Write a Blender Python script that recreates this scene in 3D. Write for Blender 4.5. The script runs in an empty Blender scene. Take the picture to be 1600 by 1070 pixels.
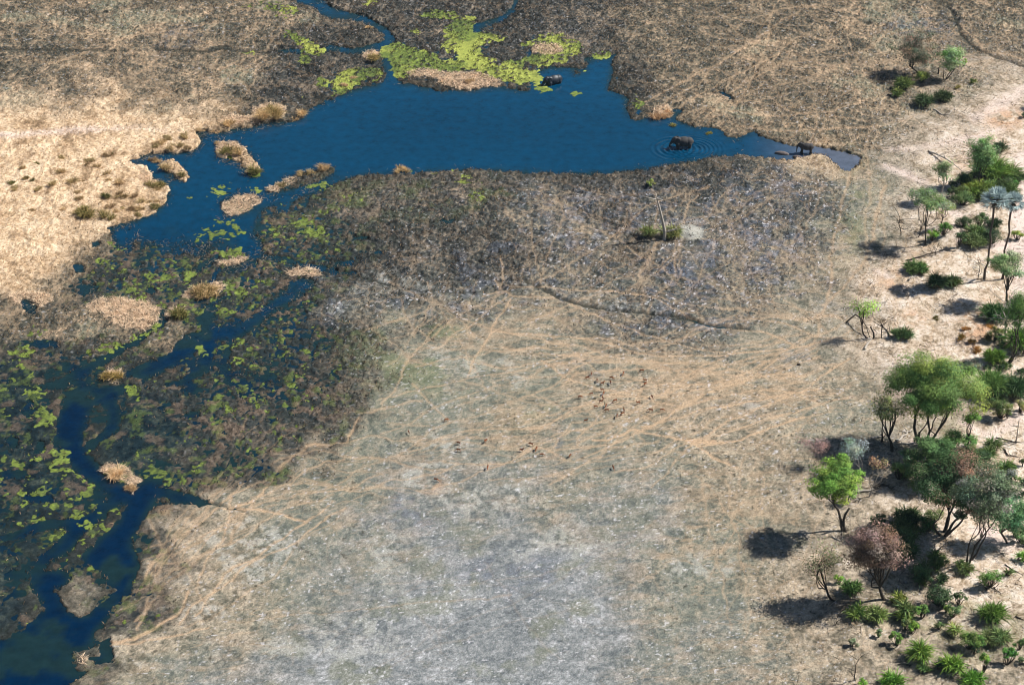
import bpy, bmesh, math, random
import numpy as np
from mathutils import Vector, Matrix
R = math.radians
SC = bpy.context.scene
COL = SC.collection

# ------------------------------------------------------------------ camera, sky, sun, exposure
F = 2986.0                      # focal length in photo pixels (1600 wide)
PITCH = R(33.0); CAMH = 170.0
cam_d = bpy.data.cameras.new('camera'); cam = bpy.data.objects.new('camera', cam_d); COL.objects.link(cam)
cam_d.sensor_width = 36.0; cam_d.lens = 36.0 * F / 1600.0
cam_d.clip_start = 1.0; cam_d.clip_end = 20000.0
cam.location = (0, 0, CAMH); cam.rotation_euler = (R(90) - PITCH, 0, 0)
SC.camera = cam

SUN_EL, SUN_AZ = R(47.0), R(14.0)          # azimuth counter-clockwise from +X (right of the picture, a little behind)
w = bpy.data.worlds.new('World'); SC.world = w; w.use_nodes = True
nt = w.node_tree; nt.nodes.clear()
out = nt.nodes.new('ShaderNodeOutputWorld'); bg = nt.nodes.new('ShaderNodeBackground'); sky = nt.nodes.new('ShaderNodeTexSky')
sky.sky_type = 'NISHITA'; sky.sun_disc = False; sky.sun_elevation = SUN_EL; sky.sun_rotation = R(90) - SUN_AZ
sky.altitude = 900; sky.air_density = 1.0; sky.dust_density = 0.6; sky.ozone_density = 2.0
bg.inputs[1].default_value = 0.052
nt.links.new(sky.outputs[0], bg.inputs[0]); nt.links.new(bg.outputs[0], out.inputs[0])
sd = bpy.data.lights.new('sun', 'SUN'); so = bpy.data.objects.new('sun', sd); COL.objects.link(so)
sd.energy = 4.9; sd.angle = R(0.5); sd.color = (1.0, 0.965, 0.90)
dsun = Vector((math.cos(SUN_EL) * math.cos(SUN_AZ), math.cos(SUN_EL) * math.sin(SUN_AZ), math.sin(SUN_EL)))
so.rotation_euler = dsun.to_track_quat('Z', 'Y').to_euler(); so.location = (60, 300, 200)
SC.view_settings.view_transform = 'Standard'; SC.view_settings.look = 'None'
SC.cycles.pixel_filter_type = 'BLACKMAN_HARRIS'; SC.cycles.filter_width = 1.0
SC.view_settings.exposure = 0.72; SC.view_settings.gamma = 1.0
KALB = 0.62                     # albedo = scene-linear photo colour * KALB

# ------------------------------------------------------------------ projection helpers
CP, SP = math.cos(PITCH), math.sin(PITCH)
def at(px, py, z=0.0):
    a = (px - 800) / F; b = -(py - 535) / F
    d = (a, CP + b * SP, -SP + b * CP)
    t = (z - CAMH) / d[2]
    return (t * d[0], t * d[1], z)
def toPx(X, Y, Z=0.0):
    dep = Y * CP - (Z - CAMH) * SP
    up = Y * SP + (Z - CAMH) * CP
    return 800 + F * X / dep, 535 - F * up / dep
def scale_at(py):               # pixels per metre and depression angle on the ground seen at row py
    x, y, _ = at(800, py)
    return F / (y * CP + CAMH * SP), math.atan2(CAMH, y)

def lin(c):
    c = np.asarray(c, dtype=np.float64) / 255.0
    return np.where(c <= 0.04045, c / 12.92, ((c + 0.055) / 1.055) ** 2.4)
def alb(c, k=None): return tuple(float(v) for v in lin(c) * (KALB if k is None else k))

# ------------------------------------------------------------------ noise
_rs = np.random.RandomState(7)
TAB = _rs.rand(1 << 14).astype(np.float32)
def _h(ix, iy, s):
    return TAB[((ix * 73856093) ^ (iy * 19349663) ^ (s * 83492791)) & 16383]
def vnoise(x, y, s=0):
    fx = np.floor(x); fy = np.floor(y)
    ix = fx.astype(np.int64); iy = fy.astype(np.int64)
    tx = (x - fx).astype(np.float32); ty = (y - fy).astype(np.float32)
    tx = tx * tx * (3 - 2 * tx); ty = ty * ty * (3 - 2 * ty)
    a = _h(ix, iy, s); b = _h(ix + 1, iy, s); c = _h(ix, iy + 1, s); d = _h(ix + 1, iy + 1, s)
    return (a + (b - a) * tx) * (1 - ty) + (c + (d - c) * tx) * ty
def fbm(x, y, s=0, o=4, g=0.55):
    t = 0; A = 1; n = 0
    for k in range(o):
        t = t + A * vnoise(x * (2.03 ** k) + 17.3 * k, y * (2.03 ** k) - 9.1 * k, s + k * 11); n += A; A *= g
    return t / n
def worley(x, y, s=0):
    fx = np.floor(x); fy = np.floor(y); best = np.full(x.shape, 9.0, np.float32); idv = np.zeros(x.shape, np.float32)
    ix = fx.astype(np.int64); iy = fy.astype(np.int64)
    for i in (-1, 0, 1):
        for j in (-1, 0, 1):
            a = _h(ix + i, iy + j, s); b = _h(ix + i, iy + j, s + 5)
            d = (ix + i + a - x) ** 2 + (iy + j + b - y) ** 2
            m = d < best
            best = np.where(m, d, best).astype(np.float32); idv = np.where(m, _h(ix + i, iy + j, s + 9), idv)
    return np.sqrt(best), idv
def eq(n, k=3.4):
    return np.clip(.5 + (n - n.mean()) / (k * n.std()), 0, 1)
def worley2(x, y, s=0):
    fx = np.floor(x); fy = np.floor(y); a1 = np.full(x.shape, 9.0, np.float32); a2 = np.full(x.shape, 9.0, np.float32)
    ix = fx.astype(np.int64); iy = fy.astype(np.int64)
    for i in (-1, 0, 1):
        for j in (-1, 0, 1):
            d = ((ix + i + _h(ix + i, iy + j, s) - x) ** 2 + (iy + j + _h(ix + i, iy + j, s + 5) - y) ** 2).astype(np.float32)
            a2 = np.minimum(a2, np.maximum(a1, d)); a1 = np.minimum(a1, d)
    return np.sqrt(a2) - np.sqrt(a1)
def sst(a, b, x):
    t = np.clip((x - a) / (b - a), 0, 1); return t * t * (3 - 2 * t)

# ------------------------------------------------------------------ layout fields, laid on the ground in survey (photo) coordinates
PX0, PY0, PW, PH, PS = -240, -160, 2080, 1440, 2.0
NX, NY = int(PW / PS), int(PH / PS)
gx = (PX0 + (np.arange(NX) + .5) * PS).astype(np.float32); gy = (PY0 + (np.arange(NY) + .5) * PS).astype(np.float32)
def layer(): return np.zeros((NY, NX), np.float32)
def poly(L, pts, v=1.0):
    P = np.array(pts, np.float32)
    x0, x1 = np.searchsorted(gx, P[:, 0].min()), np.searchsorted(gx, P[:, 0].max())
    y0, y1 = np.searchsorted(gy, P[:, 1].min()), np.searchsorted(gy, P[:, 1].max())
    X = gx[None, x0:x1]; ins = np.zeros((y1 - y0, x1 - x0), bool); Y = gy[y0:y1, None]
    for i in range(len(P)):
        ax, ay = P[i - 1]; bx, by = P[i]
        if ay == by: continue
        c = ((ay > Y) != (by > Y)) & (X < (bx - ax) * (Y - ay) / (by - ay) + ax)
        ins ^= c
    L[y0:y1, x0:x1] = np.where(ins, v, L[y0:y1, x0:x1])
def ell(L, cx, cy, rx, ry, v=1.0, ang=0):
    r = max(rx, ry) + 4
    x0, x1 = np.searchsorted(gx, cx - r), np.searchsorted(gx, cx + r); y0, y1 = np.searchsorted(gy, cy - r), np.searchsorted(gy, cy + r)
    X = gx[None, x0:x1] - cx; Y = gy[y0:y1, None] - cy; c, s = math.cos(R(ang)), math.sin(R(ang))
    q = ((X * c + Y * s) / rx) ** 2 + ((-X * s + Y * c) / ry) ** 2
    L[y0:y1, x0:x1] = np.where(q < 1, v, L[y0:y1, x0:x1])
def line(L, pts, wd, v=1.0, soft=True):
    if not isinstance(wd, (list, tuple)): wd = [wd] * len(pts)
    for i in range(len(pts) - 1):
        (ax, ay), (bx, by) = pts[i], pts[i + 1]; w0, w1 = wd[i] / 2, wd[i + 1] / 2; m = max(w0, w1) + 3
        x0, x1 = np.searchsorted(gx, min(ax, bx) - m), np.searchsorted(gx, max(ax, bx) + m)
        y0, y1 = np.searchsorted(gy, min(ay, by) - m), np.searchsorted(gy, max(ay, by) + m)
        X = gx[None, x0:x1]; Y = gy[y0:y1, None]
        dx, dy = bx - ax, by - ay; t = np.clip(((X - ax) * dx + (Y - ay) * dy) / (dx * dx + dy * dy + 1e-6), 0, 1)
        d = np.hypot(X - ax - t * dx, (Y - ay - t * dy) * 1.5); ww = w0 + (w1 - w0) * t
        val = np.clip((ww - d) / 2.0 + .5, 0, 1) * v
        L[y0:y1, x0:x1] = np.maximum(L[y0:y1, x0:x1], val)
def blur(L, r):
    if r <= 0: return L
    n = int(round(r * 3)); k = np.exp(-0.5 * (np.arange(-n, n + 1) / r) ** 2); k /= k.sum()
    out = np.apply_along_axis(lambda a: np.convolve(np.pad(a, n, mode='edge'), k, 'valid'), 1, L)
    out = np.apply_along_axis(lambda a: np.convolve(np.pad(a, n, mode='edge'), k, 'valid'), 0, out)
    return out.astype(np.float32)
def samp(L, U, V):
    a = np.clip((U - PX0) / PS - .5, 0, NX - 1.001); b = np.clip((V - PY0) / PS - .5, 0, NY - 1.001)
    i = a.astype(np.int32); j = b.astype(np.int32); fa = a - i; fb = b - j
    return (L[j, i] * (1 - fa) + L[j, i + 1] * fa) * (1 - fb) + (L[j + 1, i] * (1 - fa) + L[j + 1, i + 1] * fa) * fb

CLASSMAP = """
MMMMMMMMMMMDDDDDDDDDDDDDDMMMMMMMMMMMMMMM
MMMMMMMMMMMDDDDDDDDDDDDDMMMMMMMMMMMMMMMM
MMMMMMMMMMDDDDDDDDDDDDDDDMMMMMMMMMMMMMMM
MMMTMMMMMDDDDDDDDDDDDDDDDMMMMMMMMMMRMRRR
TMTTMMMMMMDDDDDDDDDDDDDDDMMMMMMMMMMRRSSS
TTTTTTTTTDDDDDDDDDDDDDDDDDDMMMMTTMRRSSSS
TTTTTTTTTTDDDDDDDDDDDDDDDDDDBBBBGGRRSSSS
TTTTTTTTTTDDDDDDDDDDBBDDDDDBBBBBGGRSSSSS
TTTTTTDWWWDWDDDDDDDBBBDDBBBBBBBBGGRRSSSS
TTTMMDWDDWDDWDDDDDDBBBDDBBGBBBBBGGRSSSSS
TTMMDWDWDDDDDDDDBBBBBBDDDBBBBBBBGGRSSSSS
MMMWDDWWWDDDDBBBBBGGBBBBBBBBBBBGGRSSSSSS
DMMMMMDWDDWDBBBBGGGRGGGGBBBBBBBGGRSSSSSS
WDMMMMDDDWDDBDBDGGGRGGGGGGGGGGRRRRRSSSSS
WWDDDWWDWWDDDDDGGGLGGGGRRGGGGGRGGGRRRSSS
WWWWWDWDDDDDDDGGGGGGGGRRGRGRGRGGGRRRSSSS
WWWWWWWDDWDDGDGGGGGGGGGGRGRRRRRGGGGRSSSS
WWWWWWWDDDDRGGGGGLGLGGRGGRRGRRGGGRRRSSSS
WWWWWWWDDDRGGGGGLLGLGGGGGGGRGGGGRRRRSSSS
WWWWWWDDDRRGGGGLLLLGLLGLGGGGGGGGRRRRRSSS
WWWWWWDRRGGGGGGLGLLLLLLLGGGGGGGRRRRRRSSS
WWWWWDRRGGGLGGLLLLLLLLLLLGGGGGGRRRRRSSSS
WWWWWRRRGGGLGLLLLLLLLLLLLLGLGGGRRRRRRSSS
WWWWWRRGGGGLGLLLLLLLLLLLLGLGLGGRRRRRRRRS
WWWWRRRRRGLLLLLLLLLLLLLLLLGLGGGRRRRRRRRR
WWWWRRGGGLGLLLLLLLLLLLLLLLGGLGRRRRRRRRRR
WWWWRGGGLLLLLLLLLLLLLLLLLLLGGGRRRRRRRRRR
""".split()
CL = 'MDTWBGLRS'
cmap = {}
jj = np.clip(((gy) // 40).astype(int), 0, 26); ii = np.clip((gx // 40).astype(int), 0, 39)
rows = np.array([[CL.index(c) for c in r] for r in CLASSMAP])
idx = rows[np.ix_(jj, ii)]
for k, c in enumerate(CL): cmap[c] = blur((idx == k).astype(np.float32), 9 if c in 'MDTWB' else 22)

# --- open water
WL = layer()
poly(WL, [(305,207),(350,205),(385,199),(412,194),(450,189),(475,184),(486,169),(522,153),(555,140),(587,133),(612,128),(650,134),(688,143),
 (725,142),(759,137),(790,136),(801,140),(831,144),(824,128),(832,112),(860,106),(887,106),(897,118),(917,116),(920,100),(915,91),(935,90),(952,88),(969,82),
 (958,100),(955,126),(947,141),(973,149),(983,156),(978,177),(993,189),(1018,182),(1053,184),(1073,195),(1100,200),(1121,199),(1136,216),
 (1156,216),(1177,206),(1197,218),(1242,229),(1268,229),(1303,234),(1348,246),(1336,261),(1323,267),(1311,264),(1295,247),(1278,242),
 (1252,248),(1220,251),(1192,247),(1151,243),(1121,246),(1096,251),(1050,259),(1015,265),(950,272),(860,271),(780,267),(700,268),(640,272),(570,275),
 (530,285),(500,300),(470,312),(440,320),(415,325),(398,350),(395,380),(410,395),(375,400),(352,385),(340,372),(300,378),(285,400),(230,380),(214,372),(200,396),(175,378),(165,356),(190,349),(225,340),
 (245,330),(262,310),(266,290),(240,284),(230,262),(190,254),(235,241),(300,236),(318,220)])
ell(WL, 305, 385, 40, 14, .6)
for pts, wd in [
 ([(395,380),(405,397),(439,405),(506,420),(533,424),(560,430)], [26,16,9,9,6,4]),
 ([(405,397),(381,418),(350,424)], [12,18,8]), ([(337,405),(310,420),(296,435)], [10,14,8]), ([(300,385),(312,400)],[10,10]),
 ([(480,445),(450,462),(425,479),(400,500),(378,515),(340,520),(304,535),(263,564),(216,588),(175,607),(130,622),(112,650),(104,690),(121,717),(152,745),(194,773),(235,772),(263,776),(300,780),(335,784)],
  [26,24,20,20,24,34,36,26,26,26,34,30,30,26,22,26,30,24,18,5]),
 ([(340,420),(330,450)],[6,6]), ([(321,500),(335,475),(360,462)],[26,10,6]), ([(330,535),(321,574),(290,597),(262,600)], [16,22,14,6]),
 ([(256,485),(254,505),(216,533),(169,557),(128,580),(98,601),(60,606)], [10,12,14,16,18,14,5]),
 ([(370,512),(345,580),(400,590),(440,600)], [10,10,5,4]),
 ([(150,612),(180,640),(176,668),(140,700)],[16,14,12,10]),
 ([(235,770),(207,807),(194,831),(160,860),(149,873),(173,890),(196,921),(166,944),(145,973),(100,996),(60,1030),(10,1050),(-60,1060)], [26,24,26,22,30,24,12,14,22,60,50,50,60]),
 ([(194,831),(180,850),(200,880),(190,920)], [20,40,24,12]),
 ([(194,773),(131,818),(100,856),(62,880),(62,914),(86,950)], [14,16,18,10,20,20]),
 ([(131,818),(62,822),(20,840),(-40,850)], [14,14,10,8]), ([(86,980),(20,1010),(-60,1030)], [60,30,30]),
 ([(166,1005),(164,1030),(110,1050),(60,1070),(60,1140)], [12,14,34,60,80]),
 ([(228,755),(250,748)], [14,6]),
 ([(470,0),(501,10),(514,20),(567,30),(587,42),(612,58),(602,71),(552,82),(516,76),(500,80)], [16,24,24,12,14,14,18,14,12,8]),
 ([(470,82),(446,80),(430,82)], [10,9,3]), ([(602,75),(607,101),(612,112),(612,130)], [14,14,16,20]), ([(470,-60),(480,0)], [20,20]),
 ([(816,-10),(800,15),(786,30),(744,42),(734,66),(718,93)], [10,8,10,16,16,14]), ([(829,78),(826,98)], [6,6]),
 ([(1125,146),(1145,154)], [8,6]), ([(1053,178),(1068,172)],[14,5]),
 ([(880,106),(920,112),(950,108)], [6,10,14]),
 ]: line(WL, pts, [q_ * (1.5 if p_[1] > 600 else 1.1) for q_, p_ in zip(wd, pts)])
for e in [(135,452,17,8),(121,418,10,8),(44,479,9,14,-30),(64,537,20,7),(85,540,10,5),(466,449,16,10),(150,380,10,4),(250,640,8,4),(300,650,14,4),(45,640,9,12),(20,740,22,7),(90,905,20,16),(25,900,22,8),
          (236,455,10,5),(300,610,20,6),(60,780,25,7),(20,690,10,12),(60,700,8,10),(420,590,18,4),(700,345,16,3),(640,400,18,3),(760,370,12,3),(540,410,16,4),(590,395,12,3),(600,350,22,3),(560,372,14,4)]:
    ell(WL, *(e[:4]), 1.0, e[4] if len(e) > 4 else 0)
for e in [(445,345,16,5),(140,620,9,5),(190,595,40,7),(165,600,14,4),(207,770,7,3),(250,781,18,4),(131,1040,20,10)]:
    ell(WL, *e, 0.0)
# islands (dark burnt sedge) inside the open water
for p in [[(405,300),(430,288),(470,270),(520,262),(530,270),(480,290),(440,303)],[(340,222),(375,225),(390,242),(405,262),(408,275),(385,272),(370,252),(338,245)],
          [(345,315),(370,305),(400,305),(408,315),(385,335),(360,340),(345,330)],[(245,255),(270,250),(296,275),(290,288),(268,275)]]:
    poly(WL, p, 0.25)
WF = blur(WL, 1.4)

# --- algae / duckweed
AL = layer()
AL_ = 1.14
for e in [(405,8,30,9),(438,19,26,9),(466,61,26,6,25),(474,96,12,5),(390,86,16,4),(490,83,20,7),(547,121,26,11,-20),(582,116,17,8),(504,131,12,8),(476,155,10,4),(622,83,27,13),(658,93,24,10),(700,104,36,9),
 (713,50,22,12),(708,73,18,12),(683,23,28,6),(726,33,20,6),(650,53,12,4),(630,110,16,13),(580,3,20,4),(758,60,30,8),(738,80,16,8),(877,76,32,14),(862,60,28,6),(821,70,14,4),(851,93,34,8),(801,103,16,7),
 (811,121,32,11),(912,111,10,3),(849,139,17,4),(897,148,12,3),(745,100,30,10),(780,118,26,8),(988,73,8,3),(985,151,9,4),(940,86,16,5),(1000,165,12,6),(128,353,15,5),(159,359,15,5),(351,287,11,4),(337,300,15,4),(351,361,28,16),
 (358,395,22,9),(317,371,17,8),(290,310,11,6),(479,351,17,14),(526,331,24,8),(422,334,14,5),(472,398,11,4),(459,371,14,5),(422,413,12,4),(165,405,12,5),(202,449,22,8,20),(236,405,16,6),(179,385,14,6),(368,452,20,10),
 (398,442,11,8),(354,486,17,9),(162,547,30,6,-20),(219,526,16,4),(189,537,12,3),(30,550,20,9),(61,523,17,8),(24,570,16,4),(317,550,13,8),(236,590,9,6),(209,621,13,6),(57,618,16,9),(378,570,16,5),(65,650,16,20),
 (95,715,12,14),(238,728,13,13),(128,817,15,4),(149,804,9,3),(21,973,14,4),(690,273,22,5),(730,285,28,7),(620,283,20,4),(640,266,10,3),(290,430,26,8),(250,430,30,9),(395,265,10,10),(360,240,12,8),(400,300,12,4),(215,470,14,6),(240,500,14,10),(248,520,12,8),
 (50,590,10,5),(205,610,10,6),(540,140,22,4,-25),(500,290,20,6),(740,305,20,6),(560,310,30,6),(420,360,16,8),(500,365,20,6),(445,320,16,4),(260,410,20,6),(330,470,10,5)]:
    ell(AL, e[0], e[1], e[2] * (AL_ if e[1] < 150 else 1.1), e[3] * (AL_ if e[1] < 150 else 1.0), 1.0, e[4] if len(e) > 4 else 0)
AF = blur(AL, 2.2)
# --- straw mats
ST = layer()
for e in [(730,128,52,13,5),(660,116,26,7),(375,322,34,14,-20),(432,293,44,5,-24),(365,410,32,5,-12),(212,495,46,22),(175,480,40,12),(182,742,24,14,20),(205,760,12,10),(320,455,36,8,-12),(855,78,24,8),(475,428,30,7),(1035,180,18,12),(580,88,14,8),
 (300,350,22,6),(400,188,24,5),(425,176,28,12),(362,190,18,7),(300,216,12,4),(360,232,24,12),(240,280,26,8),(176,586,20,7),(131,1032,16,4),(50,470,30,12),(276,490,16,6),(640,265,26,4),(180,600,12,3)]:
    ell(ST, *(e[:4]), 1.0, e[4] if len(e) > 4 else 0)
SF = blur(ST, 2.0)
# --- worn tracks
def setres(ps):
    global PS, NX, NY, gx, gy
    PS = ps; NX, NY = int(PW / PS), int(PH / PS)
    gx = (PX0 + (np.arange(NX) + .5) * PS).astype(np.float32); gy = (PY0 + (np.arange(NY) + .5) * PS).astype(np.float32)
setres(1.0)
TR = layer()
rst = np.random.RandomState(321)
def trail(a, b, wd, v, bow):
    a, b = np.array(a, float), np.array(b, float); d = b - a; L = np.hypot(*d); nrm = np.array([-d[1], d[0]]) / (L + 1e-6) * [1, .6]; k1, k2, k3 = rst.uniform(-1, 1, 3)
    P = [tuple(a + d * t + nrm * L * bow * (k1 * math.sin(math.pi * t) + .4 * k2 * math.sin(2 * math.pi * t) + .2 * k3 * math.sin(5 * t * math.pi))) for t in np.linspace(0, 1, 11)]
    line(TR, P, wd, v)
def box(b): return (rst.uniform(b[0], b[2]), rst.uniform(b[1], b[3]))
for A_, B_, n_, w0_, w1_, v0_, v1_, bow_ in [
  ((1210,490,1330,650),(560,460,980,770),44,1.7,2.9,.3,.95,.16), ((1000,560,1120,700),(820,560,1000,740),16,1.5,2.4,.4,.9,.2), ((780,300,1330,520),(780,275,1320,520),44,1.6,2.4,.3,.65,.12), ((800,290,1250,310),(760,440,1250,500),14,1.6,2.6,.35,.7,.15),
  ((1000,10,1520,230),(1050,20,1600,240),46,1.5,2.3,.3,.65,.14), ((960,160,1200,190),(1150,10,1350,120),8,1.7,2.6,.5,.8,.1), ((0,20,450,190),(20,20,480,200),34,1.5,2.3,.3,.65,.14), ((340,640,560,820),(160,860,320,1010),18,2,3.6,.35,.8,.12), ((360,700,440,800),(560,640,760,780),10,2,3.4,.4,.8,.14),
  ((420,800,1150,1050),(420,800,1150,1050),16,1.6,2.6,.12,.3,.1), ((1080,690,1330,1040),(1050,700,1330,1040),26,1.7,3,.2,.5,.14), ((600,440,800,520),(560,520,760,640),12,1.8,3,.4,.7,.14), ((1330,200,1500,420),(1330,420,1420,560),10,2,4,.3,.6,.1), ((1450,480,1600,700),(1400,400,1560,560),8,2,4,.3,.6,.1), ((0,380,100,560),(40,330,240,460),10,1.8,2.6,.3,.6,.1)]:
    for _k in range(n_): trail(box(A_), box(B_), rst.uniform(w0_, w1_), rst.uniform(v0_, v1_), bow_)
for pts, wd, v in [
 ([(1280,610),(1160,632),(1066,652),(1000,668)],4,1),([(1260,650),(1160,686),(1094,697),(1057,688),(1019,677),(991,673),(957,686),(930,690)],5,1),([(1300,535),(1250,543),(1160,551),(1104,557),(1029,558),(999,552),(961,540),(900,528)],4,1),
 ([(860,465),(940,500),(1000,520),(1080,545),(1160,552)],3.5,.9),([(760,518),(850,525),(960,532),(1040,552)],3.5,.9),([(798,470),(775,505),(745,560),(730,590)],4,.8),([(680,470),(720,500),(800,522),(880,540)],3,.8),
 ([(625,470),(640,510),(680,540)],3,.6),([(1080,692),(1150,655),(1250,615),(1330,560)],4,.9),([(1080,692),(1180,662),(1260,640),(1330,620)],3.5,.9),([(1080,692),(1000,735),(960,742)],3.5,.7),([(1085,692),(1060,722),(1015,765)],3.5,.7),
 ([(1085,692),(1110,715),(1150,730)],8,.7),([(1075,690),(1115,690)],13,1),([(560,655),(540,690),(480,700),(430,740),(400,785),(365,795)],[5,6,5,5,7,10],.9),([(355,795),(400,785),(450,780),(540,762),(600,745)],4,.7),([(350,795),(400,800),(480,816)],6,.9),
 ([(880,660),(950,632),(1060,618),(1200,590),(1280,560)],3.5,.8),([(145,1004),(180,1005),(230,990),(285,950),(300,925)],[10,12,8,6,6],.8),([(160,1010),(260,1000),(330,985)],6,.7),([(360,975),(460,962),(560,955),(700,943),(800,930)],3,.55),
 ([(880,600),(900,585),(960,580),(1080,580)],3.5,.8),([(820,660),(900,640),(960,630)],3,.8),([(820,690),(860,712),(880,722)],7,.6),([(1000,600),(1060,590),(1140,580),(1230,548)],3,.7),([(960,570),(1060,552),(1100,580)],2.5,.5),
 ([(1030,690),(960,700),(930,720)],4,.6),([(1270,540),(1290,480),(1300,400),(1310,330),(1330,270)],6,.5),([(1285,480),(1350,420),(1370,350),(1380,290)],8,.5),([(1230,470),(1290,520),(1330,500)],4,.5),
 ([(1150,440),(1200,420),(1260,360),(1280,300)],3.5,.5),([(560,500),(640,560),(700,580)],3,.5),([(700,640),(760,620),(840,610),(920,600)],3,.5),([(1100,620),(1040,640),(980,660),(900,700)],3,.6),([(1240,575),(1120,600),(1010,640)],3,.7),
 ([(1290,580),(1200,610),(1100,650),(1040,690)],3,.7),([(1130,640),(1200,640),(1260,600)],3,.6),([(1180,700),(1240,680),(1280,640)],4,.5),([(1100,740),(1180,745),(1240,730)],3,.4),([(770,440),(800,465),(870,470)],5,.7),
 ([(780,400),(785,440),(770,480)],3,.7),([(830,345),(835,410),(850,440),(880,465)],2.5,.6),([(640,600),(680,640),(700,660)],4,.6),([(540,650),(600,640),(660,630)],5,.5),([(440,560),(500,600),(560,650)],3,.4),([(230,800),(250,860),(300,900),(330,960)],[8,6,5,5],.4),
 ([(380,805),(360,850),(300,880),(250,920),(210,970)],7,.5),([(500,680),(450,670),(400,680)],4,.5),([(520,790),(570,770),(620,780)],4,.4),([(90,100),(200,60),(330,40)],4,.6),([(300,130),(380,110),(430,100)],3,.6),([(320,100),(380,130),(395,150)],2.5,.6),([(100,45),(160,60),(230,90)],3,.5),
 ([(1100,170),(1200,185),(1300,175),(1380,150)],3.5,.7),([(1150,200),(1250,205),(1380,200)],6,.6),([(1200,150),(1230,175),(1300,190)],3,.7),([(1400,20),(1410,100),(1400,180)],3,.5),([(1500,40),(1540,80),(1600,95)],5,.6),([(1550,90),(1600,60)],3,.5),([(900,20),(1000,60),(1100,140)],2.5,.4),
 ([(660,990),(630,900),(625,840)],4,.0),
 ]: line(TR, pts, [.72 * q_ for q_ in (wd if isinstance(wd, list) else [wd] * len(pts))], v)
TF = blur(TR, 0.7); setres(2.0)
# --- whitish sand / pale soil
WS = layer()
for pts, wd, v in [([(-200,222),(0,215),(60,212),(130,205),(200,203),(270,206)],[14,11,8,10,5,2],1),([(1382,236),(1431,234),(1478,229),(1505,220),(1560,210)],[4,5,6,9,14],1),([(1380,262),(1410,272),(1450,292)],[6,14,8],1),
  ([(1500,385),(1560,392),(1620,395)],[14,22,26],1),([(1600,250),(1590,320),(1598,380)],[30,30,30],.9),([(1620,130),(1560,170),(1520,190)],[30,30,12],.6),([(1500,660),(1545,690),(1600,650)],[10,16,30],.7),
  ([(1540,850),(1570,860),(1620,850)],[20,26,26],.9),([(1550,840),(1510,835)],[24,8],1),([(1425,690),(1460,690)],[14,10],.9),([(1370,430),(1390,440)],[14,14],.6),([(1480,330),(1500,345),(1490,372)],[16,16,14],.8),
  ([(1590,400),(1600,520)],[30,30],.7),([(1420,960),(1480,930),(1530,940)],[10,16,8],.25)]: line(WS, pts, wd, v)
WSF = blur(WS, 1.6)
PL = layer()                    # pale whitish-green crusts on the meadow
for e in [(740,575,20,28,40),(715,570,22,10),(790,560,10,22,-30),(810,590,8,16,-20),(682,552,14,20,-40),(335,845,16,8,-30),(375,820,18,10),(330,860,16,7,-20),(300,905,16,6),(240,900,20,6),(400,860,60,30),(390,900,40,20),(320,960,40,14),
  (440,850,40,20),(700,700,40,26),(660,740,22,30),(1185,637,18,5),(860,372,12,5),(940,470,50,5,6),(620,440,60,9,10),(1075,365,28,13),(820,440,20,5),(880,360,16,4),(950,480,40,5),(470,1010,60,14),(560,450,30,8),(540,480,20,8),(570,560,20,6),
  (560,1000,80,30),(750,780,80,20),(870,850,90,24),(600,880,20,50),(1100,890,60,20),(205,1040,40,8)]:
    ell(PL, *(e[:4]), 1.0, e[4] if len(e) > 4 else 0)
for p_ in [[(545,440),(600,455),(660,465),(760,466)],[(560,430),(640,446),(740,450)],[(860,450),(940,474),(1060,486)],[(640,760),(628,860),(632,960),(640,1000)],[(605,985),(600,1050)],[(420,980),(520,962),(700,944),(900,930)],[(700,620),(660,700),(640,760)]]: line(PL, p_, 5, 1.0)
PF = blur(PL, 2.5)
GB = layer()                    # blue-grey burnt ash patches
for e in [(1130,500,60,14),(1180,300,60,14),(1050,440,60,20),(1200,380,40,30),(910,580,40,8),(880,700,30,20),(640,800,40,30),(800,900,80,30),(1180,640,20,8),(280,60,40,10),(1440,50,60,20),(1250,560,50,10),(1000,310,50,12),(1290,480,20,10),(1240,840,30,10),(1090,345,40,14),(880,330,50,16),(1400,700,30,14),(1090,415,60,14)]:
    ell(GB, *(e[:4]), 1.0)
GF = blur(GB, 6)
OR = layer()
for e in [(1535,505,40,14),(1525,530,36,18),(1560,480,26,8),(1395,445,22,14),(1440,395,14,8),(1570,190,34,16),(1508,262,12,8),(1290,888,14,6),(250,800,20,6),(680,755,16,8),(1430,500,20,10)]: ell(OR, *e)
OF = blur(OR, 4)
GN = layer()                    # sparse green herb cover
for e in [(1540,435,60,20),(1440,505,50,14),(1330,330,30,90),(1580,360,30,12),(1560,500,50,16),(1480,290,60,12),(1530,980,80,60),(1420,930,60,30),(1430,1000,60,30),(1500,700,70,50),(640,560,120,60),(860,640,60,14),(640,296,190,22),(500,335,90,40),(700,320,120,20)]: ell(GN, *e, .6)
GNF = blur(GN, 9)
DT = layer()                    # narrow dark ditches
for pts, wd, v in [([(-60,80),(0,78),(120,79),(200,81)],3.5,1),([(245,78),(330,82),(345,76),(360,80),(420,84)],4.5,1),([(535,428),(570,436),(605,446)],5,1),([(605,446),(660,457),(740,459),(800,452),(830,445)],[4,3,2.5,2.5,3],.9),([(820,440),(880,470),(940,484),(1000,490),(1060,497),(1110,510),(1170,516)],[3,5,5,5,6,5,3],1),
   ([(1480,10),(1495,32),(1502,55),(1525,78),(1560,92),(1605,108)],4.5,1),([(350,540),(375,570),(440,596),(470,610)],[6,6,4,3],1),([(318,782),(345,791),(385,803)],[4,2.5,2],1),([(1465,25),(1495,38)],4,.8)]: line(DT, pts, wd, v)
DF = blur(DT, 0.6)

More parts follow.
